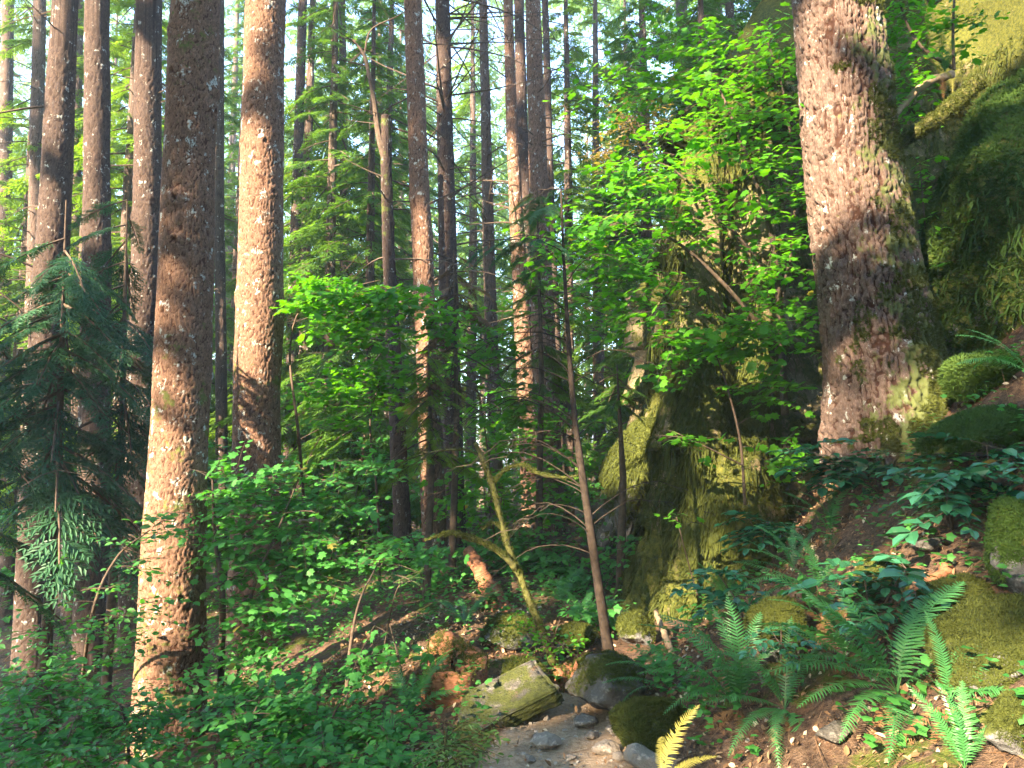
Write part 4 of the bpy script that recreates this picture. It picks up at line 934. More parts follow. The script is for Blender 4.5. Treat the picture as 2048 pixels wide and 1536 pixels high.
# the big maple that hangs over the cliff
big = [[np.append(P(1570, 830, 7.0), .035), np.append(P(1560, 640, 6.9), .03), np.append(P(1545, 480, 6.8), .024), np.append(P(1500, 330, 6.7), .018), np.append(P(1440, 180, 6.7), .012)],
       [np.append(P(1560, 700, 6.9), .022), np.append(P(1440, 560, 6.6), .017), np.append(P(1330, 470, 6.4), .012), np.append(P(1210, 440, 6.3), .007)],
       [np.append(P(1550, 560, 6.8), .018), np.append(P(1430, 420, 6.6), .013), np.append(P(1330, 330, 6.5), .010), np.append(P(1240, 340, 6.4), .006)],
       [np.append(P(1565, 600, 6.9), .02), np.append(P(1590, 420, 6.9), .014), np.append(P(1570, 200, 6.9), .01), np.append(P(1520, 40, 6.9), .007)]]
shrub('large bright green vine maple spreading over the rock face left of the great fir', big,
      [cloud(1290, 390, 6.3, 130, 90, .5, 48), cloud(1420, 290, 6.4, 170, 130, .5, 54), cloud(1500, 150, 6.8, 130, 140, .5, 66), cloud(1240, 170, 7.2, 90, 80, .5, 16), cloud(1350, 120, 7.2, 110, 110, .5, 40),
       cloud(1430, 490, 6.2, 170, 100, .5, 40), cloud(1520, 640, 6.3, 110, 100, .45, 34), cloud(1310, 560, 6.1, 130, 90, .45, 32), cloud(1180, 480, 6.0, 130, 60, .4, 34), cloud(1570, 380, 6.7, 60, 150, .4, 34), cloud(1230, 620, 6.1, 120, 70, .4, 18), cloud(1390, 680, 6.1, 150, 50, .4, 16), cloud(1560, 560, 6.6, 70, 200, .4, 30)],
      101, LEAF7, .058, 13, .55, 'maple', bias=.5)
shrub('lower maple with sparse layered leaves before the hanging moss', [pp([(1490, 1010, 6.6, .014), (1480, 880, 6.5, .011), (1450, 760, 6.4, .008), (1420, 680, 6.3, .005)]), pp([(1485, 930, 6.5, .008), (1380, 880, 6.3, .005), (1310, 870, 6.2, .003)])],
      [cloud(1450, 690, 6.3, 130, 50, .35, 30), cloud(1540, 780, 6.5, 70, 60, .35, 16), cloud(1400, 880, 6.2, 70, 14, .12, 4), cloud(1570, 920, 6.6, 50, 60, .3, 14), cloud(1330, 750, 6.4, 60, 30, .3, 6)], 102, LEAF7, .06, 12, .42, 'maple', bias=.5)
shrub('thin sprout with a few lime leaves hanging against the dark moss curtain', [pp([(1395, 1190, 6.2, .006), (1375, 1120, 6.15, .005), (1362, 1070, 6.1, .004), (1352, 1030, 6.1, .003)])], [cloud(1350, 1030, 6.1, 22, 12, .06, 3)], 103, LEAF7, .055, 5, .16, 'maple', name='seedling', cat='seedling')
shrub('maple with lit leaves on the slope between the great fir and the sunlit upper rock', [pp([(1905, 135, 7.0, .02), (1850, 100, 7.0, .017), (1820, 60, 7.0, .013), (1800, 10, 7.0, .01), (1770, -40, 7.0, .006)]), pp([(1908, 140, 6.9, .016), (1906, 60, 6.9, .013), (1910, -30, 6.9, .01)])],
      [cloud(1800, 180, 7.1, 70, 110, .3, 34), cloud(1840, 60, 7.1, 80, 70, .3, 26), cloud(1930, 40, 6.9, 70, 60, .25, 10), cloud(1770, 30, 7.1, 60, 60, .3, 16)], 104, LEAF7, .055, 12, .4, 'maple', connect=True, bias=.5)
shrub('sparse maple seedling leaves on the shaded mossy slope right of the fir', [pp([(1860, 560, 6.4, .008), (1850, 450, 6.4, .006), (1840, 330, 6.5, .004)])],
      [cloud(1860, 400, 6.4, 60, 90, .25, 14), cloud(1930, 500, 6.1, 90, 60, .25, 12), cloud(1990, 420, 5.8, 60, 50, .2, 6)], 105, LEAF7, .055, 9, .35, 'maple', bias=.5)
shrub('yellow and red tinged huckleberry bush on top of the rock beside the bright gap', [pp([(1330, 400, 8.6, .012), (1290, 320, 8.5, .009), (1260, 240, 8.4, .006)])], [cloud(1270, 250, 8.4, 70, 60, .35, 36), cloud(1220, 300, 8.4, 40, 50, .3, 14)], 106, OVAL, .05, 14, .4, 'yellow', stem_mat='twig_light', name='huckleberry_bush')
# maples on the left and in the middle
shrub('sunlit maple boughs reaching right from behind the brightly lit reddish trunk', [from_ground(620, 1180, [(600, 900, 8.6, .018), (580, 700, 8.5, .012), (620, 600, 8.3, .008), (760, 560, 8.2, .004)], .025)],
      [cloud(650, 590, 8.3, 85, 38, .5, 50), cloud(760, 600, 8.3, 90, 40, .5, 46), cloud(690, 660, 8.3, 110, 40, .5, 44), cloud(860, 640, 8.6, 80, 40, .5, 24)], 107, LEAF7, .072, 12, .5, 'maple', bias=.5)
shrub('mid green maple between the snag and the leaning mossy stem', [from_ground(760, 1180, [(755, 1000, 9.3, .015), (740, 850, 9.2, .011), (760, 760, 9.0, .006)], .02), from_ground(990, 1120, [(980, 950, 9.8, .012), (960, 800, 9.7, .008), (930, 700, 9.6, .004)], .018)],
      [cloud(680, 800, 9.0, 110, 70, .6, 56), cloud(790, 760, 9.2, 110, 70, .6, 46), cloud(960, 690, 9.6, 120, 80, .6, 50), cloud(1010, 830, 9.8, 90, 90, .6, 44), cloud(960, 980, 9.6, 100, 80, .6, 40), cloud(1090, 600, 10.2, 90, 80, .6, 26)], 108, LEAF5, .075, 12, .55, 'maple')
shrub('understorey maple at the foot of the brightly lit trunk, leaves in flat layers', [from_ground(440, 1400, [(445, 1200, 5.6, .022), (430, 1080, 5.6, .014), (425, 960, 5.6, .007)], .03), from_ground(470, 1390, [(500, 1200, 5.6, .012), (560, 1050, 5.7, .008), (600, 950, 5.8, .005)], .015)],
      [cloud(520, 960, 5.9, 120, 60, .45, 70), cloud(620, 1000, 6.1, 140, 60, .45, 70), cloud(480, 1080, 5.6, 80, 90, .3, 46), cloud(600, 1130, 5.9, 140, 70, .4, 74), cloud(520, 1240, 5.5, 90, 90, .35, 40), cloud(720, 930, 6.6, 90, 60, .4, 30)], 109, LEAF7, .05, 12, .4, 'shade_maple')
shrub('thicket of shaded maple leaves left of the earthy root mound', [from_ground(690, 1420, [(700, 1300, 5.4, .012), (720, 1200, 5.4, .008), (760, 1120, 5.5, .004)], .016), from_ground(820, 1440, [(800, 1330, 5.0, .008), (780, 1250, 5.0, .004)], .01)],
      [cloud(700, 1200, 5.5, 110, 60, .4, 60), cloud(715, 1290, 5.2, 100, 60, .35, 56), cloud(640, 1310, 5.0, 110, 50, .35, 50), cloud(800, 1120, 5.8, 90, 50, .4, 34)], 110, LEAF7, .052, 12, .36, 'shade_maple')
shrub('pale leafed bush crossing in front of the sunny base of the lichen-flecked trunk', [from_ground(150, 1500, [(180, 1250, 5.3, .012), (230, 1120, 5.3, .008), (300, 1060, 5.2, .004)], .016)],
      [cloud(200, 1100, 5.4, 130, 50, .4, 34), cloud(330, 1060, 5.3, 90, 40, .25, 14), cloud(130, 1180, 5.3, 110, 60, .4, 30), cloud(260, 1180, 5.3, 80, 70, .3, 18)], 111, OVAL, .06, 10, .42, 'shade_maple', opposite=False)
shrub('leafy thicket filling the bottom left corner', [from_ground(120, 1535, [(110, 1430, 4.6, .010), (80, 1350, 4.6, .006)], .013), from_ground(260, 1535, [(250, 1440, 4.4, .008), (220, 1380, 4.4, .004)], .011)],
      [cloud(80, 1400, 4.6, 150, 60, .4, 60), cloud(220, 1430, 4.4, 130, 55, .35, 50), cloud(60, 1500, 4.2, 120, 50, .3, 40), cloud(60, 1270, 5.2, 110, 60, .4, 34), cloud(130, 1310, 5.0, 160, 80, .5, 46), cloud(250, 1510, 4.1, 130, 50, .3, 36)], 112, OVAL, .055, 11, .36, 'shade_maple', opposite=False)
shrub('low shrub of small blue-green leaves at the bottom, right of the lichen-flecked trunk', [from_ground(480, 1535, [(500, 1450, 4.4, .008), (520, 1400, 4.4, .004)], .011), from_ground(650, 1535, [(660, 1450, 4.4, .008), (690, 1390, 4.4, .004)], .011)],
      [cloud(480, 1450, 4.4, 90, 55, .3, 36), cloud(620, 1430, 4.5, 120, 55, .35, 46), cloud(760, 1450, 4.4, 110, 50, .3, 36), cloud(560, 1520, 4.0, 140, 40, .3, 34), cloud(760, 1525, 3.9, 120, 30, .25, 20), cloud(340, 1420, 4.6, 60, 50, .2, 9), cloud(470, 1350, 5.0, 90, 70, .4, 34)], 113, LEAF5, .042, 12, .32, 'shade_maple')
shrub('light green huckleberry sprigs arching over the path edge at the bottom', [from_ground(840, 1535, [(900, 1490, 3.5, .004), (960, 1470, 3.5, .003), (1000, 1495, 3.5, .0015)], .005), from_ground(850, 1535, [(900, 1470, 3.5, .003), (950, 1440, 3.5, .0015)], .004)],
      [cloud(940, 1470, 3.5, 70, 35, .12, 20), cloud(900, 1510, 3.4, 70, 25, .12, 14)], 114, NARROW, .034, 11, .18, 'huck', name='huckleberry_bush', opposite=False, stem_mat='moss_bark')
shrub('sprigs of light huckleberry leaves above the shaded maple thicket', [from_ground(760, 1330, [(790, 1190, 5.2, .004), (820, 1160, 5.2, .002)], .006)], [cloud(800, 1150, 5.2, 50, 30, .15, 12)], 115, NARROW, .045, 10, .24, 'huck', name='huckleberry_bush', opposite=False)
shrub('green understorey bush around the foot of the sunlit orange-brown trunk', [from_ground(1090, 1170, [(1090, 1080, 9.6, .01), (1060, 1010, 9.6, .005)], .014)],
      [cloud(1080, 1110, 9.2, 90, 50, .6, 60), cloud(1150, 1150, 8.4, 70, 40, .5, 40), cloud(990, 1100, 9.4, 80, 50, .6, 44), cloud(1060, 1040, 9.8, 90, 40, .5, 40), cloud(880, 1130, 9.0, 70, 50, .5, 28)], 116, LEAF5, .06, 11, .4, 'shade_maple')
shrub('low leafy bush at the cliff foot behind the young sapling', [from_ground(1230, 1190, [(1240, 1100, 8.0, .008), (1230, 1030, 8.0, .004)], .012)], [cloud(1230, 1120, 8.0, 60, 60, .4, 34), cloud(1190, 1010, 9, 50, 60, .4, 22), cloud(1170, 1220, 6.6, 60, 30, .3, 18)], 117, LEAF5, .05, 10, .34, 'shade_maple')
shrub('small shrub creeping along the mossy stones between path and sapling', [from_ground(1100, 1310, [(1110, 1270, 5.3, .004), (1120, 1240, 5.3, .002)], .005)], [cloud(1110, 1290, 5.2, 70, 24, .2, 12), cloud(1060, 1250, 5.5, 50, 30, .2, 10)], 118, OVAL, .035, 9, .22, 'maple')
rr = rg(77)
for k, (px_, d_, lab) in enumerate([(560, 12, 'understorey maple glimpsed right of the lit trunk base'), (740, 14, 'far sunlit maple below the snag'), (640, 17, 'distant bright bush on the slope left of the snag'), (850, 13.5, 'maple bush between the tall middle trunks'),
        (980, 13, 'bright maple bush left of the close trunk trio'), (1130, 16, 'far maple bush right of the sunlit trunk'), (1010, 20, 'distant sunny bush in the centre gap'), (460, 15, 'bush seen in the gap between the thick scaly trunks'), (210, 12, 'bush behind the teal hemlock boughs'), (60, 13, 'sun-dappled bush at the left edge'), (330, 13, 'shaded bush behind the lichen-flecked trunk'), (1170, 11.5, 'leafy bush beside the far left end of the rock face')]):
    x = (px_ - 1024) / FPX * d_; b = g(x, d_)
    hh = rr.uniform(1.0, 1.6)
    st = [[np.append(b - [0, 0, .05], .02), np.append(b + [rr.normal(0, .15), 0, hh * .6], .012), np.append(b + [rr.normal(0, .3), 0, hh * 1.2], .006)]]
    shrub(lab, st, [(b + [0, 0, hh * .8], (1.2, 1.0, hh * .7), 60), (b + [rr.normal(0, .5), 0, hh * 1.5], (.9, .8, .5), 30)], 130 + k, LEAF5, .085, 11, .6, 'maple' if k % 3 else 'shade_maple')
# the leaning mossy maple stem with its arched arm
t = thing('vine_maple', gp(1100, 1330), 'leaning moss-covered vine maple stem that forks, one arm arching left', 'tree'); base = np.array(t.location)
def mossy_limb(rows, name, tufts, seed):
    s = spline(pp(rows), 40); a = Acc(); tube(a, s[:, :3], s[:, 3] * .72 * (1 + .16 * rg(seed).normal(0, 1, 40)), 9, .4, True); a.build(name, M['moss_bark'], t, base, True)
    b = Acc(); moss_tufts(b, np.concatenate(a.V), a.F, tufts, .017, seed, lambda c, N, T: (fbm(c * 9, 3, seed) + .5 * N[:, 2] > -.1) * 1.0, .5); b.build('moss', M['moss'], t, base); return s
dm = 5.4
mossy_limb([(1108, 1330, dm, .042), (1088, 1270, dm, .036), (1058, 1200, dm, .033), (1040, 1150, dm, .032), (1022, 1110, dm, .031), (1002, 1040, dm, .030), (985, 970, dm, .030), (966, 920, dm, .026), (950, 885, dm, .022)], 'trunk', 900, 1)
mossy_limb([(1040, 1150, dm, .030), (1015, 1118, dm - .05, .029), (975, 1090, dm - .08, .028), (925, 1072, dm - .1, .026), (898, 1066, dm - .1, .018), (850, 1082, dm - .15, .007)], 'limb', 1100, 2)
mossy_limb([(985, 970, dm, .020), (1010, 940, dm, .017), (1045, 930, dm, .016), (1080, 948, dm, .018), (1125, 955, dm, .012), (1160, 950, dm, .005)], 'limb', 500, 3)
mossy_limb([(965, 915, dm, .014), (930, 900, dm + .05, .012), (860, 905, dm + .1, .008), (790, 930, dm + .15, .005)], 'limb', 120, 4)
mossy_limb([(1010, 1062, dm, .016), (985, 1045, dm + .1, .014), (965, 1060, dm + .15, .012)], 'limb', 150, 5)
# the young hemlock with bare arching twigs
rows = [(1122, 380, 5.5, .008), (1126, 480, 5.5, .012), (1132, 600, 5.45, .017), (1141, 740, 5.4, .022), (1152, 860, 5.35, .027), (1172, 1000, 5.3, .033), (1194, 1150, 5.3, .037), (1212, 1270, 5.3, .042), (1222, 1325, 5.3, .052)]
yh = spline(pp(rows)[::-1], 50); base = yh[0, :3].copy()
t = thing('hemlock_sapling', base, 'slim young hemlock with dark stem and bare arching twigs beside the path', 'tree')
a = Acc(); tube(a, yh[:, :3], yh[:, 3] * .85 * (1 + .05 * rg(1).normal(0, 1, 50)), 10, .35); a.build('trunk', M['dark_twig'], t, base, True)
a, fo, r = Acc(), [([], [], []) for _ in SPRAYS_FINE], rg(5)
at = line_at(yh)
def twig_arc(z, az, L, rise, fall, leafy):
    x, y, rad = at(z); s = np.linspace(0, 1, 9)[:, None]; d = np.array([math.cos(az), math.sin(az), 0])
    pts = np.array([x, y, z]) + d * L * s + np.array([0, 0, 1.0]) * (rise * L * np.sin(s * 1.9) - fall * L * s ** 2.2) + r.normal(0, .01, (9, 3)) * s
    tube(a, pts, (.005 * (1 - .8 * s[:, 0])) * min(1.2, L + .3), 4, r.random())
    for q in range(5):
        i = r.integers(3, 9); a2 = az + r.choice([-1, 1]) * r.uniform(.5, 1.1); l2 = L * r.uniform(.15, .35)
        e = np.array([math.cos(a2), math.sin(a2), -.35]) * l2
        tube(a, np.array([pts[i], pts[i] + e * .5 + [0, 0, .02], pts[i] + e]), [.003, .002, .001], 3, r.random())
        if r.random() < leafy:
            k = r.integers(3); fo[k][0].append(frame(e, np.array([0, 0, 1.0]) + r.normal(0, .3, 3)) * L * r.uniform(.35, .6)); fo[k][1].append(pts[i]); fo[k][2].append(r.uniform(.2, .8))
    if r.random() < leafy * 1.3:
        k = r.integers(3); fo[k][0].append(frame(pts[8] - pts[6], np.array([0, 0, 1.0])) * L * .6); fo[k][1].append(pts[6]); fo[k][2].append(r.uniform(.2, .8))
for k in range(40):
    f = min(1, max(0, (k + r.normal(0, 1.2)) / 39)); z = yh[14, 2] + (yh[-1, 2] - yh[14, 2]) * f
    twig_arc(z, r.choice([math.pi, math.pi, 0.0]) + r.normal(0, .7), (1.15 - .75 * f) * r.uniform(.45, 1.15), r.uniform(.2, .5), r.uniform(.35, .75) - .2 * f, max(0, f - .6) * 1.6)
a.build('twig_work', M['dark_twig'], t, base)
b = Acc()
for (tv, tf), (m_, p_, t_) in zip(SPRAYS_FINE, fo):
    if m_: b.stamp(tv, tf, np.array(m_), np.array(p_), np.array(t_))
b.build('crown', M['hemlock'], t, base)

# hemlock saplings with foliage down to the ground
def hemlock(label, px_, d_, ztop, r0, n, seed, mat='hemlock', zlow=.3, droop=-.3, temps=SPRAYS_FINE, bare=.05):
    x = (px_ - 1024) / FPX * d_; b = g(x, d_)
    path = np.array([(x, d_, b[2] - .1, .05), (x + .05, d_, (b[2] + ztop) / 2, .035), (x, d_, ztop, .006)])
    t = thing('hemlock_sapling', b, label, 'tree'); o = Acc(); tube(o, path[:, :3], path[:, 3], 8, .3); o.build('trunk', M['twig'], t, b, True)
    fol, wood = crown_parts(line_at(path), b[2] + zlow, ztop, r0, r0 * .5, n, seed, temps, droop, bare, .12)
    fol.build('crown', M[mat], t, b); wood.build('bare_crown', M['twig'], t, b)
    return t
hemlock('dark teal hemlock sapling filling the left side in front of the dark trunks', 110, 6.8, P(0, 400, 6.8)[2], 1.2, 64, 1, zlow=2.3, droop=-.45, bare=.2)
hemlock('second teal hemlock sapling just left of the lichen-flecked trunk', 235, 7.6, P(0, 400, 7.6)[2], 1.0, 52, 2, zlow=2.5, droop=-.4, bare=.2)
hemlock('shaded hemlock sapling cut off by the left edge', -60, 6.4, P(0, 470, 6.4)[2], 1.0, 34, 3, zlow=1.8, droop=-.4, bare=.3)
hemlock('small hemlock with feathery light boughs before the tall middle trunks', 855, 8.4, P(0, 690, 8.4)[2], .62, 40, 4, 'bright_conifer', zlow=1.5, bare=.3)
hemlock('grey-green hemlock sapling against the left end of the rock face', 1235, 7.9, P(0, 730, 7.9)[2], .4, 12, 5, 'conifer', zlow=1.9)
hemlock('hemlock sapling with browned drooping twigs in front of the two middle trunks', 905, 9.0, P(0, 500, 9.0)[2], .75, 44, 7, 'dead_needle', zlow=2.1, bare=.6)
hemlock('hemlock bough tips spreading beneath the sapling crown, right of the middle trunks', 1075, 9.6, P(0, 375, 9.6)[2], .8, 44, 8, 'conifer', zlow=2.2)

# ------------------------------------------------------------------ ferns and evergreen shrubs of the bank
def frond_template(seed, n=34, wide=.105, arch=.55, twist=0.0):
    """one sword fern frond along +x, length 1, arching upward and over"""
    r = rg(seed); V, F = [], []
    s = np.linspace(0, 1, 24); cx = s - .06 * s * s; cz = arch * (s * .9 - s ** 2 * .95)
    for k in range(24):
        w = .006 * (1 - .75 * s[k]); V += [(cx[k], -w, cz[k] + .002), (cx[k], w, cz[k] + .002)]
        if k: i = 2 * k - 2; F.append((i, i + 1, i + 3, i + 2))
    for k in range(n):
        t = .10 + .9 * k / (n - 1); x, z = np.interp(t, s, cx), np.interp(t, s, cz); sl = arch * (.9 - 1.9 * t)
        l = wide * (sstep(.02, .28, t) * .75 + .25) * (1 - t ** 3.0) ** .8 * (r.uniform(.85, 1.1) if r.random() > .06 else r.uniform(.3, .7)) + .006
        for sd in (-1, 1):
            if r.random() < .05: continue
            lean = .22 + .5 * t; w = .0125 * (1 - .45 * t); dz = -.16 * l + r.uniform(-.12, .10) * l
            o = np.array([x, 0, z]); e = np.array([x + l * lean * r.uniform(.8, 1.2), sd * l, z + l * lean * sl + dz]); m = o + (e - o) * .5 + np.array([0, 0, .09 * l])
            i = len(V); V += [o + [-w, 0, -w * sl], o + [w, 0, w * sl], m + [w * .8, 0, 0], m - [w * .8, 0, 0], e]
            F += [(i, i + 1, i + 2, i + 3) if sd < 0 else (i + 1, i, i + 3, i + 2)]; F += [(i + 3, i + 2, i + 4, i + 4)]
    V = np.array([np.asarray(v, float) for v in V])
    return V, [np.array([f for f in F if f[2] != f[3]]), np.array([f[:3] for f in F if f[2] == f[3]])]
FROND = [frond_template(k, 30 + k, .095 + .008 * k, (.30, .5, .68, .85, .45, .62)[k]) for k in range(6)]
FME = {}
def frond_mesh(k, mat):
    if (k, mat) not in FME:
        V, F = FROND[k]; FME[(k, mat)] = mesh_data('frond', V, F, M[mat], False, {'tint': np.clip(np.full(len(V), .15 + .14 * k) + .12 * rg(k).normal(0, 1, len(V)), 0, .95)})
    return FME[(k, mat)]
def fern(label, at, fronds, seed, mat='fern', dead=0, spread=None, group=None):
    """fronds: list of (azimuth degrees seen from above, 0 = right, 90 = away; elevation degrees; length) or a number"""
    r = rg(seed); t = thing('sword_fern', at, label, 'fern', group)
    if isinstance(fronds, int):
        lo, hi, L = spread; fronds = [(lo + (hi - lo) * (k + .5) / fronds + r.uniform(-14, 14), r.uniform(12, 62), L * r.uniform(.6, 1.15)) for k in range(fronds)]
    fronds = [(a, e, l * 1.25) for a, e, l in fronds] if mat == 'fern' else fronds
    for q, (az, el, L) in enumerate(list(fronds) + [(r.uniform(150, 390), r.uniform(-65, -35), r.uniform(.25, .4)) for _ in range(dead)]):
        m_ = mat if q < len(fronds) else 'fern_dead'
        o = bpy.data.objects.new('frond' if q < len(fronds) else 'dead_frond', frond_mesh(int(r.integers(6)), m_)); COL.objects.link(o); o.parent = t
        az, el = math.radians(az), math.radians(el)
        d = np.array([math.cos(az) * math.cos(el), math.sin(az) * math.cos(el), math.sin(el)])
        fr = frame(d, np.array([r.normal(0, .22), r.normal(0, .22), 1.0]) - np.array([math.cos(az), math.sin(az), 0]) * math.sin(el))
        mt = Matrix([list(fr[i] * L * np.array([1, r.uniform(.8, 1.15), r.uniform(.7, 1.25)])) + [float(v)] for i, v in zip(range(3), (0, 0, .02))] + [[0, 0, 0, 1]])
        o.matrix_local = mt
    return t
fern('largest sword fern low on the bank, long fronds fanning left and right', gp(1795, 1400),
     [(165, 48, .62), (178, 30, .58), (192, 12, .55), (150, 62, .50), (205, 2, .46), (215, -12, .40), (25, 38, .55), (10, 26, .60), (40, 50, .46), (-20, 15, .40), (-60, 0, .36), (240, -15, .42), (120, 55, .5), (-95, -20, .34), (185, 42, .5), (200, 22, .48)], 1, dead=8)
fern('sword fern above the path with an upright middle frond', gp(1478, 1425), [(172, 38, .52), (160, 55, .48), (95, 78, .45), (110, 68, .42), (40, 58, .42), (185, 20, .45), (200, 5, .36), (20, 35, .38), (140, 45, .5), (190, 32, .55)], 2, dead=6)
fern('low sword fern between the two larger ferns, fronds hanging to the path', gp(1570, 1435), [(190, 28, .38), (200, 10, .40), (170, 45, .34), (215, -15, .36), (60, 55, .38), (30, 40, .36), (-70, -30, .34), (250, -25, .34), (45, 20, .3)], 3, dead=6)
fern('fern hanging over the steep mossy rock with curled fronds', gp(1635, 1200), [(175, 20, .42), (190, 5, .42), (165, 38, .38), (150, 50, .30), (-85, -35, .42), (-100, -20, .40), (205, -5, .38), (120, 60, .34), (30, 30, .3)], 4, dead=12)
fern('fern clump rising left of the steep mossy rock', gp(1455, 1225), [(170, 40, .36), (150, 55, .36), (185, 22, .34), (130, 60, .34), (30, 40, .34), (15, 25, .36), (60, 60, .3), (200, 5, .28)], 5, dead=8)
fern('upright fern under the glossy leaves at the foot of the great fir', gp(1660, 1075), [(165, 50, .36), (100, 75, .32), (30, 50, .34), (190, 30, .36), (-80, -20, .34), (60, 62, .3), (-110, -25, .36), (145, 60, .3)], 6, dead=4)
fern('yellowing sunlit fern at the bottom edge beside the path', P(1325, 1575, 2.7), [(35, 58, .30), (80, 35, .2), (5, 25, .22)], 7, mat='fern_yellow')
fern('fern leaning over the dark lichen-spotted boulder from the right', gp(1345, 1395), [(168, 25, .34), (180, 10, .34), (155, 40, .3), (195, -5, .28), (120, 50, .28), (20, 30, .3)], 8, dead=3)
fern('fern at the right edge in front of the tall grey boulder', gp(2060, 760), [(165, 30, .42), (185, 10, .42), (200, 5, .4), (140, 50, .4)], 9)
fern('short green fern in the bottom right corner below the lit soil', gp(1930, 1560), [(120, 50, .26), (60, 55, .26), (160, 35, .26), (20, 35, .24), (90, 62, .25), (190, 20, .22)], 10)
fern('small dark fern in shade behind the mossy stone near the sapling', gp(1165, 1245), 9, 11, spread=(-30, 210, .34))
fern('small fern beside the mossy boulder on the left of the reddish soil', gp(1230, 1265), 8, 12, spread=(0, 200, .28))
fern('fern half lost in shade under the left thicket near the slab', gp(820, 1440), 9, 13, spread=(-40, 180, .42))
fern('tiny fern on the slope above the great fir, upper right edge', gp(2040, 600), 7, 14, spread=(90, 260, .34))
fern('ferns growing on the ledge under the sunlit upper rock', P(1890, 150, 7.0), 12, 15, spread=(0, 360, .34), dead=4)
fern('pale sunlit frond drooping from the mossy ledge', P(1905, 165, 6.8), [(235, -35, .38), (215, -10, .3)], 16, mat='fern_yellow')
fern('fern in the dim hollow at the cliff foot', gp(1480, 1165), 8, 17, spread=(20, 200, .36))
fern('blue-green fern midway up the bank between the bluish sprigs and the small mossy stone', gp(1690, 1330), [(160, 40, .36), (185, 20, .36), (130, 60, .32), (40, 45, .34), (15, 25, .34), (-60, -10, .3), (210, 0, .32)], 30, dead=5)
fern('fern tucked against the lower side of the long mossy boulder', gp(1900, 1420), [(150, 50, .3), (35, 45, .34), (12, 28, .36), (90, 65, .3), (180, 25, .3), (-40, 10, .3)], 31, dead=4)
fern('fern at the top of the steep bank under the bluish glossy shrub', gp(1585, 1150), [(165, 35, .34), (140, 55, .32), (30, 45, .32), (190, 10, .34), (60, 60, .28)], 32, dead=5)
for k, (x, y, lab) in enumerate([(560, 1500, 'fern in the shaded lower left undergrowth, near the frame bottom'), (930, 1255, 'fern beside the sunlit orange rotten wood'), (1120, 1205, 'fern among low shrubs under the arched mossy arm')]):
    fern(lab, gp(x, y), 8, 20 + k, spread=(0, 220, .36))
def grape(label, at, n, seed, L=.24, span=.3, fac=0):
    """evergreen barberry-like shrub: stems carrying long compound leaves of glossy leaflets"""
    r = rg(seed); t = thing('evergreen_shrub', at, label, 'shrub'); f, w = Acc(), Acc(); Ms, Ts, Tt = [], [], []
    for k in range(n):
        az = r.uniform(0, 6.283); top = at + np.array([math.cos(az) * span * r.random(), math.sin(az) * span * r.random(), r.uniform(.12, .34)])
        tube(w, np.array([at + [0, 0, -.03], (at + top) / 2 + r.normal(0, .02, 3), top]), [.006, .004, .003], 4, .3)
        for q in range(3):
            a2 = az + r.normal(0, .9) + q * 2.1; el = r.uniform(-.25, .4); d = np.array([math.cos(a2) * math.cos(el), math.sin(a2) * math.cos(el), math.sin(el)]); l = L * r.uniform(.7, 1.2)
            s = np.linspace(0, 1, 5)[:, None]; pts = top + d * l * s - np.array([0, 0, .25 * l]) * s ** 2
            tube(w, pts, .0018, 3, .5)
            lat = nrm(np.cross([0, 0, 1.0], d))
            for m in range(5):
                b = top + d * l * (.25 + .18 * m) - np.array([0, 0, .25 * l]) * (.25 + .18 * m) ** 2
                for sd in (-1, 1):
                    hd = nrm(d * .55 + lat * sd + r.normal(0, .12, 3) - [0, 0, .2]); Ms.append(frame(hd, np.array([0, 0, 1.0]) + r.normal(0, .28, 3)) * l * .30 * r.uniform(.8, 1.15)); Ts.append(b); Tt.append(min(.92, max(0, r.normal(.45, .25))) if r.random() > .02 else 1.0)
            Ms.append(frame(d - np.array([0, 0, .4]), np.array([0, 0, 1.0])) * l * .3); Ts.append(pts[4]); Tt.append(.5)
    f.stamp(OVAL[0], OVAL[1], np.array(Ms), np.array(Ts), np.array(Tt)); w.build('stem', M['twig'], t, at); f.build('foliage', M['grape'], t, at)
grape('glossy evergreen shrub directly below the great fir', gp(1760, 985), 16, 1, .36, .42)
grape('bluish glossy shrub left of the great fir before the rock face', gp(1520, 1090), 16, 2, .36, .34)
grape('glossy leaves on the bare bank right of the dead leaves', gp(1905, 1060), 8, 3, .34, .26)
grape('small glossy shrub in the hollow below the small mossy stone', gp(1755, 1280), 8, 4, .32, .2)
grape('shiny sprigs at the right edge above the tall grey boulder', gp(1985, 985), 6, 5, .32, .18)
grape('glossy sprigs beside the hanging fern on the steep mossy rock', gp(1560, 1130), 8, 6, .32, .28)
grape('bluish sprigs low between the fern clumps', gp(1500, 1260), 6, 7, .28, .22)
grape('few glossy leaves over the brown dead fern skirt', gp(1600, 1390), 3, 8, .16, .14)
grape('shiny shrub along the foot of the mossy cliff left of the bluish one', gp(1425, 1130), 6, 9, .2, .25)

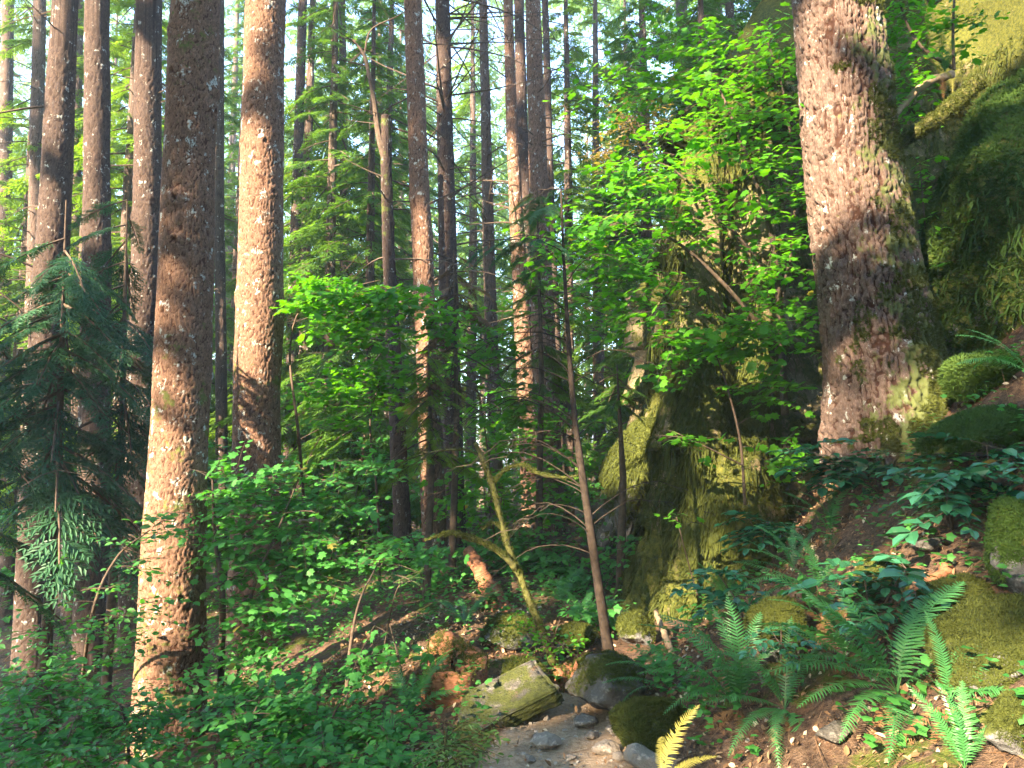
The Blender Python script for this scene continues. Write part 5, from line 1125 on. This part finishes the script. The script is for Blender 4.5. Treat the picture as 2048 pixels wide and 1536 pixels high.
# ------------------------------------------------------------------ what nobody could count
r = rg(99)
def scatter(n, xr, yr, keep):
    x, y = r.uniform(*xr, n), r.uniform(*yr, n); m = keep(x, y) > r.random(n); x, y = x[m], y[m]
    return np.stack([x, y, H(x, y)], -1)
def gnormal(p):
    e = .05; zx = (H(p[:, 0] + e, p[:, 1]) - H(p[:, 0] - e, p[:, 1])) / (2 * e); zy = (H(p[:, 0], p[:, 1] + e) - H(p[:, 0], p[:, 1] - e)) / (2 * e)
    return nrm(np.stack([-zx, -zy, np.ones(len(p))], -1))
offpath = lambda x, y: sstep(.7, 1.3, np.abs(x - path_x(y)) / path_w(y))
a = Acc()
p = np.concatenate([scatter(26000, (-1.5, 4.2), (2.2, 7.5), lambda x, y: (.10 + .9 * offpath(x, y)) * .6), scatter(5000, (-6, 3), (5, 14), lambda x, y: offpath(x, y) * .6)])
n = len(p); N = gnormal(p); hd = r.normal(0, 1, (n, 3)); up = N + r.normal(0, .35, (n, 3))
a.stamp(OVAL[0], OVAL[1], frame(hd, up) * (r.uniform(.015, .045, n) * (1 + .25 * (p[:, 1] > 7)))[:, None, None], p + N * .008, np.where(r.random(n) < .12, 1.0, r.uniform(0, .9, n)))
NEEDLE = (np.array([(0, -.018, 0), (0, .018, 0), (1, .01, .03), (1, -.01, .03)]), [np.array([(0, 1, 2, 3)])])
p = scatter(36000, (-1.5, 4.2), (2.2, 7.5), lambda x, y: (.12 + .88 * offpath(x, y)) * .8); n = len(p); N = gnormal(p)
a.stamp(NEEDLE[0], NEEDLE[1], frame(np.cross(N, r.normal(0, 1, (n, 3))) + r.normal(0, .2, (n, 3)), N) * np.where(r.random(n) < .06, r.uniform(.10, .28, n), r.uniform(.03, .08, n))[:, None, None] * np.stack([np.ones(n), r.uniform(.35, 1, n) * .7, np.full(n, .6)], -1)[:, None, :], p + N * .008, r.uniform(0, .9, n))
tag(a.build('leaf_litter', M['litter']), 'brown dead leaves, needles and twigs strewn over the bank soil', kind='stuff')
a = Acc()
p = scatter(3000, (-.6, 1.3), (2.4, 5.6), lambda x, y: 1 - .85 * offpath(x, y)); n = len(p)
bm_v, bm_f = rock_verts((1, 1, .7), 3, 1.0, 1, .1)
a.stamp(bm_v, bm_f, frame(r.normal(0, 1, (n, 3)), np.array([0, 0, 1.0]) + r.normal(0, .3, (n, 3))) * (.004 + .016 * r.random(n) ** 4)[:, None, None], p, r.random(n))
tag(a.build('gravel', M['gravel']), 'small gravel on the path', kind='stuff')
a = Acc()
p = np.concatenate([scatter(3800, (-7, 1.0), (3.4, 14), lambda x, y: offpath(x, y) * (.35 + .65 * sstep(-.2, .3, fbm(np.stack([x, y, 0 * x], -1) * .8, 2, 4)))), scatter(700, (.8, 4), (2.6, 6.5), lambda x, y: offpath(x, y) * sstep(0, .35, fbm(np.stack([x, y, 0 * x], -1) * 1.2, 2, 6)))])
n = len(p); k = 7
for q in range(k):
    az = r.uniform(0, 6.283, n); hd = np.stack([np.cos(az), np.sin(az), np.full(n, .1)], -1); h = r.uniform(.03, .22, n)
    a.stamp(OVAL[0] if q % 2 else LEAF5[0], OVAL[1] if q % 2 else LEAF5[1], frame(hd, np.array([0, 0, 1.0]) + .3 * SUNH + r.normal(0, .3, (n, 3))) * r.uniform(.025, .05, n)[:, None, None], p + hd * .04 + np.stack([0 * h, 0 * h, h], -1), np.clip(r.normal(.45, .25, n), 0, .92))
tag(a.build('undergrowth', M['shade_maple']), 'small leafy plants covering the forest floor', kind='stuff')

a = Acc(); r = rg(314); n = 17000
yy = r.uniform(42, 85, n); xx = r.uniform(-.8, .75, n) * yy; zz = r.uniform(-6, 46, n)
w = np.stack([xx, yy, zz], -1); lump = fbm(w * np.array([.13, .1, .07]), 3, 21) + .35 * fbm(w * .5, 2, 22)
kp = lump > (-.13 + .20 * sstep(14, 40, zz)); w = w[kp]; n = len(w)
az = r.uniform(0, 6.283, n); dd = np.stack([np.cos(az), np.sin(az), r.uniform(-.6, .05, n)], -1)
tv, tf = spray_template(41, 8, 2, .045, .3, .42)
a.stamp(tv, tf, frame(dd, np.array([0, 0, 1.0]) + r.normal(0, .4, (n, 3))) * r.uniform(1.5, 3.0, n)[:, None, None], w, np.clip(r.normal(.55, .3, n), 0, .92))
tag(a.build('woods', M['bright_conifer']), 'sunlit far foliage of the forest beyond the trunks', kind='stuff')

# ------------------------------------------------------------------ unseen canopy added behind and left, cut to break the sunlight into patches
r = rg(2024)
E1 = nrm(np.cross([0, 0, 1.0], S)); E2 = np.cross(S, E1)
corner = np.array([P(x, y, d) for x in (-250, 2250) for y in (-150, 1650) for d in (2.5, 15)])
A0, A1 = (corner @ E1).min() - 2, (corner @ E1).max() + 2; B0, B1 = (corner @ E2).min() - 1.5, (corner @ E2).max() + 1.0
n = 34000
ca, cb_, ct = r.uniform(A0, A1, n), r.uniform(B0, B1, n), r.uniform(9, 42, n)
cp = ca[:, None] * E1 + cb_[:, None] * E2 + ct[:, None] * S
n2 = 10500                                                     # more added clumps, overhead and all round behind, to dim the skylight
dome = np.stack([r.uniform(-24, 22, n2), r.uniform(-24, 10, n2), r.uniform(6.5, 19, n2)], -1)
n3 = 9000
back_ = np.stack([r.uniform(-26, 24, n3), r.uniform(-24, -7, n3), r.uniform(2.0, 8, n3)], -1)
hd_ = np.hypot(dome[:, 0], dome[:, 1])
dome = dome[(dome[:, 1] < 0.2) | ((dome[:, 2] - EYE) > 0.80 * np.abs(dome[:, 1]) + 1.2) | (np.abs(dome[:, 0]) > 0.95 * dome[:, 1] + 3.0)]
dome = dome[fbm(dome * .16, 2, 8) > -.14]
dome = dome[(dome[:, 0] < 1.5) | (r.random(len(dome)) < .55)]
cp = np.concatenate([cp, dome, back_])
isbig = np.concatenate([np.zeros(n), np.ones(len(dome) + len(back_))])
ok = (cp[:, 1] < -1.5) | (np.abs(cp[:, 0]) > 0.95 * cp[:, 1] + 3.0) | ((cp[:, 2] - EYE) > 0.80 * np.abs(cp[:, 1]) + 1.2)
ok &= cp[:, 2] > H(cp[:, 0], cp[:, 1], False) + 1.0
ok &= np.linalg.norm(cp - [0, 0, 1.6], axis=1) > 4.0
SIZE = 1.0
for p_, q in zip(sh_p, sh_r):
    u = cp - p_; al = u @ S; dist = np.linalg.norm(u - al[:, None] * S, axis=1)
    ok &= ~((dist < q + .17 + .20 * isbig) & (al > 0))
big_ = isbig[ok]; cp = cp[ok]; n = len(cp)
az = r.uniform(0, 6.283, n); d = np.stack([np.cos(az), np.sin(az), r.uniform(-.5, .1, n)], -1)
can = Acc(); L = r.uniform(.42, .62, n) * (1 + .55 * big_)
Fm = frame(d, np.array([0, 0, 1.0]) + r.normal(0, .55, (n, 3)))
tv, tf = spray_template(31, 7, 0, .11, .2, .5)
can.stamp(tv * np.array([1, 1, 1]), tf, Fm * L[:, None, None], cp - nrm(d) * .5 * L[:, None], r.uniform(.1, .8, n))
for k in range(40):                                           # added trunks, kept clear of the key sun gaps
    x, y = r.uniform(-22, 4), r.uniform(-24, -3)
    nS = nrm(np.array([-S[1], S[0], 0]))
    key = np.concatenate([sh_p[:26], sh_p[sh_p[:, 1] < 4.0]])
    if np.min(np.abs((key - [x, y, 0]) @ nS)) < .45: continue
    tube(can, np.array([(x, y, float(H(np.array([x]), np.array([y]))[0]) - .5), (x, y, 12.0), (x + .3, y, 26.0)]), [.2, .15, .04], 8, .0)
tag(can.build('shade_canopy', M['conifer']), 'unseen leaf clumps overhead, added and cut to dapple the sun', kind='stuff')

# ------------------------------------------------------------------ the air of the forest
m_, nt, out = newmat('haze_air'); vv = nt.nodes.new('ShaderNodeVolumePrincipled')
vv.inputs['Color'].default_value = (0.72, 0.90, 1.0, 1); vv.inputs['Density'].default_value = 0.0020; vv.inputs['Anisotropy'].default_value = 0.15
nt.links.new(vv.outputs[0], out.inputs['Volume'])
x0, x1, y0, y1, z0, z1 = -405, 405, -125, 905, float(Z.min()) - 1.0, 38.0
hv = np.array([(x, y, z) for z in (z0, z1) for y in (y0, y1) for x in (x0, x1)])
tag(mesh_obj('haze', hv, [np.array([(0, 2, 3, 1), (4, 5, 7, 6), (0, 1, 5, 4), (2, 6, 7, 3), (0, 4, 6, 2), (1, 3, 7, 5)])], m_), kind='stuff')
